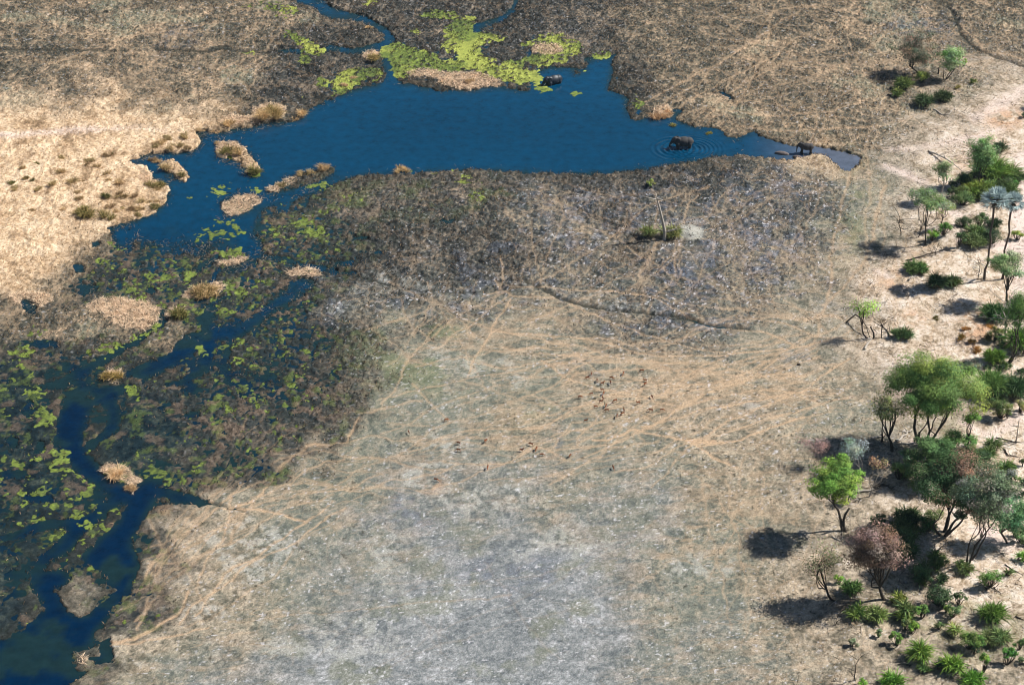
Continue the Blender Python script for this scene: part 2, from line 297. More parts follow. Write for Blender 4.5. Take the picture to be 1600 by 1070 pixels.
# ------------------------------------------------------------------ ground sheet
def grow(a, step, end, r=1.22):
    L = []; s = step
    while abs(a) < end:
        s *= r; a += s; L.append(a)
    return L
xs = list(np.arange(-128, 128.01, 0.2)); ys = []
y = 176.0
while y < 412: ys.append(y); y += 0.16 + 0.10 * (y - 176) / 236
xr = grow(128, .2, 4000); xs = [-v for v in reversed(xr)] + xs + xr
yf = grow(412, .26, 6000); ynr = []; s = .16; a = 176
while a > -3000: s *= 1.22; a -= s; ynr.append(a)
ys = list(reversed(ynr)) + ys + yf
xs = np.array(xs, np.float32); ys = np.array(ys, np.float32)
NXg, NYg = len(xs), len(ys)
X, Y = np.meshgrid(xs, ys)
Yc = np.clip(Y, 120, 900)
w1 = fbm(X / 5, Y / 5, 1) - .5; w2 = fbm(X / 5, Y / 5, 2) - .5
w3 = fbm(X / 1.1, Y / 1.1, 3, 3) - .5; w4 = fbm(X / 1.1, Y / 1.1, 4, 3) - .5
U, V = toPx(X + w1 * 4.0 + w3 * 1.6, Yc + w2 * 5.0 + w4 * 2.4)
U1, V1 = toPx(X + w3 * 1.2 + w1 * 1.0, Yc + w4 * 1.6 + w2 * 1.4)
U2, V2 = toPx(X + w1 * 16 + (fbm(X / 22, Y / 22, 9, 3) - .5) * 26, Yc + w2 * 18 + (fbm(X / 22, Y / 22, 10, 3) - .5) * 30)
U0, V0 = toPx(X, Yc)
inside = ((U0 > -100) & (U0 < 1700) & (V0 > -100) & (V0 < 1170)).astype(np.float32)
C = {c: samp(cmap[c], U2, V2) for c in CL}
n_big = fbm(X / 14, Y / 14, 21, 4); n_mid = fbm(X / 3.2, Y / 4, 22, 4); n_fine = fbm(X / .8, Y / 1.0, 23, 3, .7); n_grain = vnoise(X / .33, Y / .42, 24)
wo, wid = worley(X / 1.15 + w3 * .9, Y / 1.3 + w4 * .9, 31)
wo2, wid2 = worley(X / .62 + w3 * .5, Y / .75 + w4 * .5, 37)
hum = np.clip(1 - wo * 1.25, 0, 1); hum2 = np.clip(1 - wo2 * 1.25, 0, 1)
clump = sst(.25, .62, hum * .55 + hum2 * .30 + n_fine * .35 + (n_mid - .5) * .7)
wet = samp(WF, U1, V1)
setres(1.0); track = samp(TF, toPx(X + w1 * 1.8 + w3 * .2, Yc)[0], toPx(X, Yc + w2 * 2.2 + w4 * .3)[1]); setres(2.0)
e1 = worley2(X / 7.5 + w1 * 1.1 + w3 * .14, Y / 10 + w2 * 1.1 + w4 * .14, 61); e2 = worley2(X / 3.6 + w1 * .9 + w3 * .2, Y / 5.0 + w2 * .9 + w4 * .2, 63)
gate = sst(.42, .55, fbm(X / 17, Y / 17, 66, 2)); gate2 = sst(.44, .54, fbm(X / 9, Y / 9, 68, 2))
net = np.maximum(sst(.10, .03, e1) * (.45 + .55 * gate), sst(.11, .04, e2) * gate2 * .8)
st_ = 1 - np.clip(np.abs(fbm((X + .9 * Y) / 16, (Y - .25 * X) / 3.2, 71, 3) - .5) / .016, 0, 1)
track = np.clip(np.maximum(track * 1.3, np.maximum(net * (.45 * C['B'] + .25 * C['G'] + .4 * C['M'] + .2 * C['R'] + .22 * C['D']), st_ * gate * (.6 * C['G'] + .5 * C['R'] + .15 * C['L']))), 0, 1)
alg = samp(AF, U1, V1); straw = samp(SF, U1, V1); ws = samp(WSF, U1, V1); pale = samp(PF, U, V); ash = samp(GF, U, V); orr = samp(OF, U1, V1); grn = samp(GNF, U, V)
ditch = samp(DF, toPx(X + w3 * .8, Yc)[0], toPx(X, Yc + w4 * .9)[1])
# height
rough = np.clip(1.0 * C['D'] + .85 * C['M'] * (.5 + n_big) + .75 * C['B'] + .45 * C['T'] + .35 * C['W'] + .07 * C['G'] + .04 * C['L'] + .10 * C['R'] + .10 * C['S'], 0, 1) * (1 - .75 * track)
near = 1 - sst(1.0, 0.0, (wet > .02).astype(np.float32)) * 0
Z = (.16 * (C['D'] + C['M']) + .22 * C['B'] + .30 * C['T'] + .22 * C['G'] + .25 * C['L'] + .35 * C['R'] + .8 * C['S'])
Z = Z + (n_big - .5) * .25 * (1 - C['W']) + rough * (.42 * hum * (.4 + wid) + .22 * hum2 * (.3 + wid2) + .10 * (n_fine - .5)) - .10 * rough
Z = Z + C['W'] * (.06 + (n_mid - .5) * .42 + (n_big - .5) * .22 + (n_fine - .5) * .12)
Z = Z + (C['G'] + C['L'] + C['R'] + C['S']) * ((n_fine - .5) * .05 + (n_mid - .5) * .08)
lowD = samp(blur(WL, 12), U1, V1)
dleft = C['D'] * sst(640, 460, U0) * sst(250, 330, V0)
Z = Z - lowD * .16 - dleft * (.18 - (n_mid - .5) * .3) - samp(blur(AL, 5), U1, V1) * .26 * sst(250, 180, V0) * C['D']
Z = Z + sst(.2, .6, straw) * .12 * inside + samp(blur(PL * 0 + 0, 0), U0, V0) * 0
Z = np.maximum(Z, -.25 + .9 * (C['G'] + C['L'] + C['R'] + C['S'] > .6) * 0)
dry = np.clip(C['G'] + C['L'] + C['R'] + C['S'] + C['B'] * .8 + C['T'] * .8, 0, 1)
Z = np.where(dry > .5, np.maximum(Z, .05), Z)
Z = np.where(ditch > .02, np.maximum(Z - .5 * ditch * (1 - wet), np.minimum(Z, .03)), Z)
Z = Z - .05 * track + C['T'] * .28 * np.clip(1 - worley(X / 2.3 + w3, Y / 2.6 + w4, 181)[0] * 1.5, 0, 1)
wrag = .50 + .3 * sst(330, 450, V0)
wm = sst(.36, .62, wet + ((n_fine - .5) * 1.0 + (n_mid - .5) * .8 + (n_grain - .5) * .25) * wrag * sst(0, .1, wet))
Z = Z * (1 - wm) + (-.25 - 1.1 * sst(.7, 1.0, samp(blur(WL, 5), U0, V0))) * wm
# mound under the dead palm, hillock beside the palms
for (px, py, r, h) in [(1078,372,2.6,.8),(1488,372,3.2,1.1),(1525,520,5.0,.7)]:
    mx, my, _ = at(px, py); Z = Z + h * np.exp(-(((X - mx) / r) ** 2 + ((Y - my) / r) ** 2))
Z = Z.astype(np.float32)

# colour (what the ground is made of)
def K(c): return np.array(alb(c), np.float32)
N1 = eq(n_fine); N2 = eq(n_mid); N3 = eq(n_big); NG = vnoise(X / .24, Y / .3, 24); NP = eq(fbm(X / 1.7, Y / 2.0, 141, 3)); NS = eq(fbm((X + .5 * Y) / 3.4, (Y - .2 * X) / 1.3, 143, 4))
PAL = {  # dark, mid, light
 'D': ((38,42,43),(88,88,84),(168,150,130)), 'M': ((58,60,55),(124,116,100),(212,182,150)), 'T': ((146,124,96),(220,186,148),(252,224,190)),
 'W': ((12,32,42),(32,50,56),(76,84,76)), 'B': ((48,53,56),(100,101,97),(166,152,130)), 'G': ((92,97,87),(139,137,121),(186,174,150)),
 'L': ((106,112,116),(148,151,151),(196,196,198)), 'R': ((100,94,80),(162,149,130),(212,194,170)), 'S': ((160,138,112),(234,212,188),(250,236,222))}
grain = (NG - .5)
cover = eq(clump * .5 + (NP - .5) * .55 + (N2 - .5) * .35 + (N1 - .5) * .35, 3.0)
rgb = np.zeros(X.shape + (3,), np.float32)
tot = sum(C[c] for c in CL)
for c in CL:
    d, m, l = (K(q) for q in PAL[c])
    if c in 'DMBT':
        t = {'D': .62, 'M': .74, 'B': .70, 'T': .92}[c] - cover * {'D': .62, 'M': .62, 'B': .6, 'T': .5}[c] + (N1 - .5) * .35 + grain * .8 + (N3 - .5) * .3
    elif c == 'W': t = .35 + (NP - .5) * .7 + (N1 - .5) * .5 + grain * .4
    elif c == 'L': t = .42 + (NS - .5) * .30 + (N3 - .5) * .2 + (N1 - .5) * .3 + grain * .6 + (NP - .5) * .15
    elif c == 'G': t = .46 + (NP - .5) * .35 + (N1 - .5) * .5 + grain * .8 + (NS - .5) * .3
    else: t = .52 + (NP - .5) * .5 + (N1 - .5) * .45 + grain * .75
    t = np.clip(t, 0, 1)[..., None]
    col = np.where(t < .5, d + (m - d) * (t * 2), m + (l - m) * (t * 2 - 1))
    rgb += col * (C[c] / tot)[..., None]
def mix(c, f):
    global rgb
    f = np.clip(f, 0, 1)[..., None]; rgb = rgb * (1 - f) + (K(c) if isinstance(c, tuple) else c) * f
cw, cid = worley(X / 2.6 + w3 * .8, Y / 3.4 + w4 * .8, 191); cp = sst(.62, .42, cw) * (cid > .45); mix((84,84,76), cp * C['M'] * .55 * (1 - .3 * N1)); mix((60,62,60), cp * C['D'] * .4); mix((150,154,132), C['M'] * sst(.75, .95, N3) * .4)
mix((126,128,100), C['L'] * sst(.58, .85, N2 * .6 + N3 * .4) * .45)
fl = vnoise(X / .34 + w3, Y / .30, 151); dk = vnoise(X / .36, Y / .36 + w3, 152)
mix((104,112,126), ash * .6 * sst(.3, .7, NP))
mix((100,106,120), (C['B'] + .45 * C['D'] * (1 - sst(700, 500, U0)) * sst(200, 300, V0)) * sst(.50, .75, N2) * sst(.35, .6, NP + grain * .3) * .5)
mix((126,134,124), C['G'] * sst(.55, .35, N3) * .3)
mix((180,150,122), C['G'] * sst(.55, .85, NS * .6 + N3 * .5) * .4)
mix((188,188,180), pale * sst(.42, .75, NP * .4 + N2 * .2 + N1 * .5) * .55)
mix((180,180,186), (C['B'] + .35 * C['D'] * (1 - sst(700, 500, U0))) * sst(.68, .95, NP * .5 + N3 * .15 + N1 * .4) * .45)
mix((126,136,84), grn * sst(.4, .8, N2 + (N1 - .5) * .4) * .55)
mix((216,166,124), orr * sst(.3, .6, NP) * .75)
mix((250,228,216), ws * sst(.25, .5, n_mid + ws * .3) * .95)
mix((212,180,146), track * (.85 - .25 * C['L'] - .1 * C['S'] - .2 * C['B']) * sst(-.1, .4, N1 + .15))
mix((236,234,238), sst(.84, .92, fl) * (C['L'] * .8 + C['G'] * .6 + C['B'] * .9 + .6 * C['R'] + .5 * C['M'] + .45 * C['D']) * sst(.25, .7, N2 * .6 + NP * .4 + .1) * .9)
mix((62,56,46), sst(.82, .92, dk) * (C['G'] * .9 + C['R'] * 1.0 + C['T'] * .6 + C['S'] * .65 + C['M'] * .8 + .3 * C['L'] + .8 * C['B']) * sst(.25, .6, NP) * .9)
mix((228,200,170), sst(.35, .6, straw) * sst(.2, .6, N1) * .9)
mix((40,42,40), ditch * .95)
mdx, mdy, _ = at(1076, 366); md = np.exp(-(((X - mdx) / 2.9) ** 2 + ((Y - mdy) / 3.2) ** 2)); mix((186,184,174), sst(.25, .5, md + (n_fine - .5) * .4) * .8)
mix((132,106,82), C['T'] * sst(.68, .95, N2 * .7 + NP * .3) * .5)
mix((44,54,56), dleft * (1 - alg) * (1 - straw) * .72)
mix((62,60,52), sst(.08, .5, lowD) * (1 - straw) * (1 - .8 * C['T']) * .4)
# fresh green shoots where it is wet
wetzone = np.clip(C['W'] * .6 + dleft * .9, 0, 1)
mix((104,120,60), wetzone * sst(.72, .95, eq(fbm(X / 1.6, Y / 2.0, 95, 4)) + (NG - .5) * .3) * .7)
mix((140,118,100), wetzone * sst(.66, .9, eq(fbm(X / 2.6 + 30, Y / 2.2, 96, 4)) + (NG - .5) * .3) * .6)
# wet mud just above and below the waterline
mud = sst(.10, -.02, Z) * (1 - alg)
mix((44,52,44), mud * .55)
rgb = np.clip(rgb, 0.003, .9)

def mesh_np(name, V, Fc, mats=None, smooth=False, attrs=None, mat_idx=None):
    me = bpy.data.meshes.new(name)
    V = np.asarray(V, np.float32); Fc = np.asarray(Fc, np.int32); n = Fc.shape[1]
    me.vertices.add(len(V)); me.vertices.foreach_set('co', V.ravel())
    me.loops.add(Fc.size); me.loops.foreach_set('vertex_index', Fc.ravel())
    me.polygons.add(len(Fc)); me.polygons.foreach_set('loop_start', np.arange(0, Fc.size, n, dtype=np.int32))
    me.polygons.foreach_set('use_smooth', np.full(len(Fc), smooth))
    if mat_idx is not None: me.polygons.foreach_set('material_index', np.asarray(mat_idx, np.int32))
    for k, a in (attrs or {}).items():
        at_ = me.color_attributes.new(k, 'FLOAT_COLOR', 'POINT')
        A = np.ones((len(V), 4), np.float32); A[:, :3] = a; at_.data.foreach_set('color', A.ravel())
    for m in (mats or []): me.materials.append(m)
    me.update(calc_edges=True)
    return me
def link(name, me, parent=None, **tags):
    o = bpy.data.objects.new(name, me); COL.objects.link(o)
    if parent is not None: o.parent = parent
    for k, v in tags.items():
        if v is not None: o[k] = v
    return o

# ------------------------------------------------------------------ materials
def base_mat(name, rough=.9, spec=.2):
    m = bpy.data.materials.new(name); m.use_nodes = True
    p = m.node_tree.nodes['Principled BSDF']; p.inputs['Roughness'].default_value = rough
    p.inputs['Specular IOR Level'].default_value = spec
    return m, m.node_tree, p
def noise_node(nt, scale, detail=3, rough=.6, obj=False):
    tc = nt.nodes.new('ShaderNodeTexCoord') if obj else nt.nodes.new('ShaderNodeNewGeometry')
    n = nt.nodes.new('ShaderNodeTexNoise'); n.inputs['Scale'].default_value = scale; n.inputs['Detail'].default_value = detail; n.inputs['Roughness'].default_value = rough
    nt.links.new(tc.outputs['Object' if obj else 'Position'], n.inputs['Vector']); return n
def varied(nt, p, colsock, scale, lo, hi, detail=3):
    n = noise_node(nt, scale, detail); mr = nt.nodes.new('ShaderNodeMapRange')
    mr.inputs['From Min'].default_value = .3; mr.inputs['From Max'].default_value = .7; mr.inputs['To Min'].default_value = lo; mr.inputs['To Max'].default_value = hi
    nt.links.new(n.outputs['Fac'], mr.inputs['Value'])
    vm = nt.nodes.new('ShaderNodeVectorMath'); vm.operation = 'SCALE'
    nt.links.new(colsock, vm.inputs[0]); nt.links.new(mr.outputs[0], vm.inputs['Scale']); nt.links.new(vm.outputs[0], p.inputs['Base Color'])
    return n
def mat_attr(name, attr='tint', rough=.9, spec=.15, scale=2.5, lo=.8, hi=1.2, bump=0, trans=0.0):
    m, nt, p = base_mat(name, rough, spec)
    a = nt.nodes.new('ShaderNodeVertexColor'); a.layer_name = attr
    n = varied(nt, p, a.outputs['Color'], scale, lo, hi)
    if bump:
        b = nt.nodes.new('ShaderNodeBump'); b.inputs['Strength'].default_value = bump; b.inputs['Distance'].default_value = .1
        nt.links.new(n.outputs['Fac'], b.inputs['Height']); nt.links.new(b.outputs[0], p.inputs['Normal'])
    if trans:
        tr = nt.nodes.new('ShaderNodeBsdfTranslucent'); mx = nt.nodes.new('ShaderNodeMixShader'); mx.inputs[0].default_value = trans
        src = p.inputs['Base Color'].links[0].from_socket
        nt.links.new(src, tr.inputs['Color'])
        nt.links.new(p.outputs[0], mx.inputs[1]); nt.links.new(tr.outputs[0], mx.inputs[2]); nt.links.new(mx.outputs[0], nt.nodes['Material Output'].inputs['Surface'])
    return m
def mat_plain(name, c, rough=.85, spec=.2, scale=3, lo=.75, hi=1.25, bump=.0):
    m, nt, p = base_mat(name, rough, spec)
    r = nt.nodes.new('ShaderNodeRGB'); r.outputs[0].default_value = (*alb(c), 1)
    n = varied(nt, p, r.outputs[0], scale, lo, hi)
    if bump:
        b = nt.nodes.new('ShaderNodeBump'); b.inputs['Strength'].default_value = bump; b.inputs['Distance'].default_value = .03
        nt.links.new(n.outputs['Fac'], b.inputs['Height']); nt.links.new(b.outputs[0], p.inputs['Normal'])
    return m
M_GROUND = mat_attr('ground_cover', 'soil', .95, .1, 5.0, .62, 1.38, .7)
M_ALG = mat_attr('duckweed', 'tint', .75, .25, 3.0, .75, 1.25, .3)
M_LEAF = mat_attr('leaves', 'tint', .7, .25, 1.2, .8, 1.2, 0, .24)
M_DRY = mat_attr('dry_grass', 'tint', .9, .1, 1.5, .85, 1.15, 0, .35)
M_BARK = mat_plain('bark', (88,80,72), .9, .1, 5, .7, 1.3, .4)
M_PALE = mat_plain('bleached_wood', (200,190,178), .85, .15, 4, .8, 1.15, .3)
M_CHAR = mat_plain('dark_wood', (66,58,54), .9, .1, 4, .7, 1.3, .4)
M_PTRUNK = mat_plain('palm_trunk', (112,100,92), .9, .1, 5, .75, 1.2, .4)
M_ELE = mat_plain('elephant_hide', (78,74,74), .75, .3, 6, .8, 1.2, .5)
M_WETELE = mat_plain('wet_elephant_hide', (50,56,66), .5, .35, 6, .8, 1.2, .4)
M_IVORY = mat_plain('ivory', (240,232,214), .4, .4, 3, .95, 1.05)
M_MUD = mat_plain('mud', (128,116,112), .8, .25, 3, .75, 1.2, .5)

i0 = (np.arange(NYg - 1)[:, None] * NXg + np.arange(NXg - 1)[None, :])
quads = np.stack([i0, i0 + 1, i0 + NXg + 1, i0 + NXg], -1).reshape(-1, 4)
me = mesh_np('ground', np.stack([X, Y, Z], -1).reshape(-1, 3), quads, [M_GROUND], True, {'soil': rgb.reshape(-1, 3)})
link('ground', me, kind='structure')
def gz(x, y):
    i = int(np.clip(np.searchsorted(xs, x), 1, NXg - 1)); j = int(np.clip(np.searchsorted(ys, y), 1, NYg - 1)); return float(Z[j, i])
def put(px, py, z=None):        # point on the ground seen at photo pixel px, py
    x, y, _ = at(px, py); g = max(gz(x, y), -.05) if z is None else z
    x, y, _ = at(px, py, g); return x, y, g

# ------------------------------------------------------------------ duckweed sheet
NGw = vnoise(X / .27, Y / .27, 173)
am = sst(.04, .15, alg) * sst(.40, .6, alg * (.78 + .22 * sst(330, 250, V0)) + (n_fine - .5) * (.7 + .9 * sst(200, 400, V0)) + (n_mid - .5) * (.7 + .5 * sst(200, 400, V0)))
am = np.maximum(am, sst(.45, .6, wetzone) * inside * sst(.88, .93, eq(fbm(X / 1.1, Y / 1.4, 97, 4)) * .8 + eq(fbm(X / 14, Y / 14, 98, 2)) * .3) * (Z > -.2))
am = am * sst(.18, .42, eq(fbm(X / 1.3 + .3 * w4, Y / .75, 171, 4), 3.0) * .8 + NGw * .35 + .34 * sst(270, 170, V0))
az = np.maximum(Z, 0) + .015 + .03 * n_fine - .05 * (am < .3)
tall = sst(.14, .26, Z)          # hummocks rise through the weed
am2 = am * (1 - tall * .9)
fm = (am2[:-1, :-1] + am2[1:, 1:] + am2[1:, :-1] + am2[:-1, 1:]) > 1.5
fq = quads.reshape(NYg - 1, NXg - 1, 4)[fm]
uq, inv = np.unique(fq.ravel(), return_inverse=True)
tn = n_fine.ravel()[uq] * .4 + n_mid.ravel()[uq] * .4 + NGw.ravel()[uq] * .3
ta = np.clip((tn - .36) * 2.6, 0, 1)[:, None]
yel = sst(.4, .6, fbm(X / 6, Y / 6, 99, 3)).ravel()[uq][:, None] * sst(330, 250, V0).ravel()[uq][:, None]
acol = (K((62,76,44)) * (1 - ta) + K((138,156,66)) * ta) * (1 - yel) + (K((132,142,62)) * (1 - ta) + K((186,194,92)) * ta) * yel
acol = acol * (.45 + .55 * sst(.25, .85, am2).ravel()[uq][:, None])
me = mesh_np('duckweed', np.stack([X.ravel()[uq], Y.ravel()[uq], az.ravel()[uq]], -1), inv.reshape(-1, 4), [M_ALG], True, {'tint': acol})
link('duckweed', me, kind='stuff', label='yellow-green duckweed and algae mats floating on the channels', category='duckweed')

# ------------------------------------------------------------------ water
m, nt_, p = base_mat('marsh_water', .07, .42); M_WATER = m
p.inputs['IOR'].default_value = 1.33
a = nt_.nodes.new('ShaderNodeVertexColor'); a.layer_name = 'tint'; varied(nt_, p, a.outputs['Color'], .55, .78, 1.22, 5)
n1 = noise_node(nt_, 1.6, 4, .65); b = nt_.nodes.new('ShaderNodeBump'); b.inputs['Strength'].default_value = .7; b.inputs['Distance'].default_value = .05
nt_.links.new(n1.outputs['Fac'], b.inputs['Height']); nt_.links.new(b.outputs[0], p.inputs['Normal'])
def seg_lines(lo, hi, centres, fine, coarse):
    v = lo; L = []
    while v < hi:
        L.append(v); d = min(abs(v - c) - r for c, r in centres)
        v += fine if d < 0 else min(coarse, fine + d * .12)
    L.append(hi); return L
E1 = at(1066, 231); E2 = at(864, 131); E3 = at(1258, 240)
wx = np.array([-4000, -1500, -600, -250] + seg_lines(-135, 135, [(E1[0] + 2, 9), (E2[0], 3)], .14, .7) + [250, 600, 1500, 4000], np.float32)
wy = np.array([-3000, -1000, 0, 120] + seg_lines(175, 415, [(E1[1], 8), (E2[1], 3.5)], .14, .7) + [700, 1500, 3000, 6000], np.float32)
WX, WY = np.meshgrid(wx, wy)
WZ = np.zeros_like(WX)
def ripple(cx, cy, A, lam, rmin, rmax, back=0):
    dx, dy = WX - cx, WY - cy; r = np.hypot(dx, dy); sect = .5 + .5 * np.cos(np.arctan2(dy, dx) - math.pi)
    env = sst(rmin, rmin + .6, r) * sst(rmax * (1 + back * (1 - sect)), rmin + 1, r)
    return A * np.sin(2 * math.pi * r / lam) * env
WZ += ripple(E1[0] - 1.2, E1[1] - .4, .11, 1.15, 1.0, 6.5) + ripple(E1[0] + 1.8, E1[1] - .5, .07, .85, .8, 8.0) + ripple(E2[0] - 1, E2[1], .015, .7, .6, 3)
WU, WV = toPx(WX, np.clip(WY, 120, 900))
murk = sst(1150, 1330, WU) * sst(330, 240, WV) * sst(180, 205, WV)
shal = sst(.9, .3, samp(blur(WL, 7), WU, WV)) * .4
wc = K((0,64,96))[None, None] * (1 - murk[..., None]) + K((104,112,128))[None, None] * murk[..., None]
wn = fbm(WX / 20, WY / 20, 5, 3)[..., None]
dim_reflect = sst(280, 620, WV) * sst(700, 500, WU); wc = wc * (1 - dim_reflect[..., None] * np.array([.5, .68, .56])) * (.85 + .3 * wn)  # weaker sky reflection at lower left painted into the water colour as darkening
sub_ = sst(.97, .45, samp(blur(WL, 4), WU, WV)) * (.35 + .65 * sst(.35, .6, fbm(WX / 2.2, WY / 3.2, 301, 4)))
sub_ = np.maximum(sub_ * .85, sst(330, 420, WV) * sst(620, 480, WU) * sst(.48, .66, fbm(WX / 4.5 + WY / 14, WY / 6, 303, 4)) * .8) * sst(1250, 1100, WU)
wc = wc * (1 - sub_[..., None]) + K((30,54,52))[None, None] * sub_[..., None]
i1 = (np.arange(len(wy) - 1)[:, None] * len(wx) + np.arange(len(wx) - 1)[None, :])
wq = np.stack([i1, i1 + 1, i1 + len(wx) + 1, i1 + len(wx)], -1).reshape(-1, 4)
me = mesh_np('water', np.stack([WX, WY, WZ], -1).reshape(-1, 3), wq, [M_WATER], True, {'tint': wc.reshape(-1, 3)})
link('water', me, kind='structure')

# ------------------------------------------------------------------ blades, tubes, leaves
class Bag:
    def __init__(s): s.v = []; s.f = []; s.c = []; s.n = 0
    def add(s, v, f, c):
        v = np.asarray(v, np.float32).reshape(-1, 3); s.v.append(v); s.f.append(np.asarray(f, np.int32).reshape(-1, 4) + s.n)
        c = np.asarray(c, np.float32); s.c.append(np.broadcast_to(c, (len(v), 3)) if c.ndim == 1 else c); s.n += len(v)
    def build(s, name, mat, parent=None, smooth=False, **tags):
        me = mesh_np(name, np.concatenate(s.v), np.concatenate(s.f), [mat], smooth, {'tint': np.concatenate(s.c)})
        return link(name, me, parent, **tags)
def leaves(bag, P, size, col, rs, up=.4, asp=.6, nrm=None):
    n = len(P); P = np.asarray(P, np.float32)
    N = rs.normal(size=(n, 3)); N[:, 2] = np.abs(N[:, 2]) + up
    if nrm is not None: N = N * .45 + nrm + np.array([0, 0, .35])
    N /= np.linalg.norm(N, axis=1, keepdims=True)
    T = np.cross(N, rs.normal(size=(n, 3))); T /= np.linalg.norm(T, axis=1, keepdims=True); B = np.cross(N, T)
    s = (size * rs.uniform(.6, 1.35, (n, 1))); a = T * s * .5; b_ = B * s * .5 * asp
    Vv = np.stack([P - a, P - b_, P + a, P + b_], 1).reshape(-1, 3)
    Ff = np.arange(n * 4).reshape(n, 4); bag.add(Vv, Ff, np.repeat(np.broadcast_to(col, (n, 3)), 4, axis=0))
def blades(bag, P, D, L, W, col, rs, droop=.3):
    n = len(P); P = np.asarray(P, np.float32); D = D / np.linalg.norm(D, axis=1, keepdims=True)
    S = np.cross(D, rs.normal(size=(n, 3))); S /= np.linalg.norm(S, axis=1, keepdims=True) + 1e-6
    L = np.asarray(L).reshape(-1, 1); m = P + D * L * .55; D2 = D.copy(); D2[:, 2] -= droop; t = P + D * L * .55 + D2 * L * .5
    w_ = np.asarray(W).reshape(-1, 1) * .5 if np.ndim(W) else W * .5
    Vv = np.stack([P - S * w_ * .6, P + S * w_ * .6, m + S * w_, m - S * w_, t + S * w_ * .2, t - S * w_ * .2], 1).reshape(-1, 3)
    k = np.arange(n)[:, None] * 6; Ff = np.concatenate([k + [[0, 1, 2, 3]], k + [[3, 2, 4, 5]]]); bag.add(Vv, Ff, np.repeat(np.broadcast_to(col, (n, 3)), 6, axis=0))
def tube(bag, pts, rad, col=(.1, .1, .1), n=6):
    pts = [Vector(q) for q in pts]; rings = []
    for i, q in enumerate(pts):
        d = (pts[min(i + 1, len(pts) - 1)] - pts[max(i - 1, 0)]); d = d.normalized() if d.length > 1e-6 else Vector((0, 0, 1))
        a = d.cross(Vector((.3, .9, .1))).normalized(); b_ = d.cross(a)
        rings.append([q + (a * math.cos(2 * math.pi * k / n) + b_ * math.sin(2 * math.pi * k / n)) * rad[i] for k in range(n)])
    Vv = [tuple(v) for r in rings for v in r]; Ff = []
    for i in range(len(pts) - 1):
        for k in range(n): Ff.append((i * n + k, i * n + (k + 1) % n, (i + 1) * n + (k + 1) % n, (i + 1) * n + k))
    Vv.append(tuple(pts[-1])); e = len(Vv) - 1; o = (len(pts) - 1) * n
    for k in range(0, n, 2): Ff.append((o + k, o + (k + 1) % n, o + (k + 2) % n, e))
    bag.add(Vv, Ff, np.array(col, np.float32))
def curve(a, b_, rs, bow=.12, n=5, sag=0):
    a, b_ = np.array(a, float), np.array(b_, float); L = np.linalg.norm(b_ - a); j = rs.normal(size=3) * bow * L
    out = []
    for i in range(n):
        t = i / (n - 1); q = a + (b_ - a) * t + j * math.sin(math.pi * t) + rs.normal(size=3) * .015 * L * (0 < i < n - 1); q[2] += sag * L * math.sin(math.pi * t)
        out.append(tuple(q))
    return out
def empty(name, loc, label, cat, group=None, rz=0):
    o = bpy.data.objects.new(name, None); COL.objects.link(o); o.location = loc; o.rotation_euler.z = rz; o.empty_display_size = .5
    o['label'] = label; o['category'] = cat
    if group: o['group'] = group
    return o

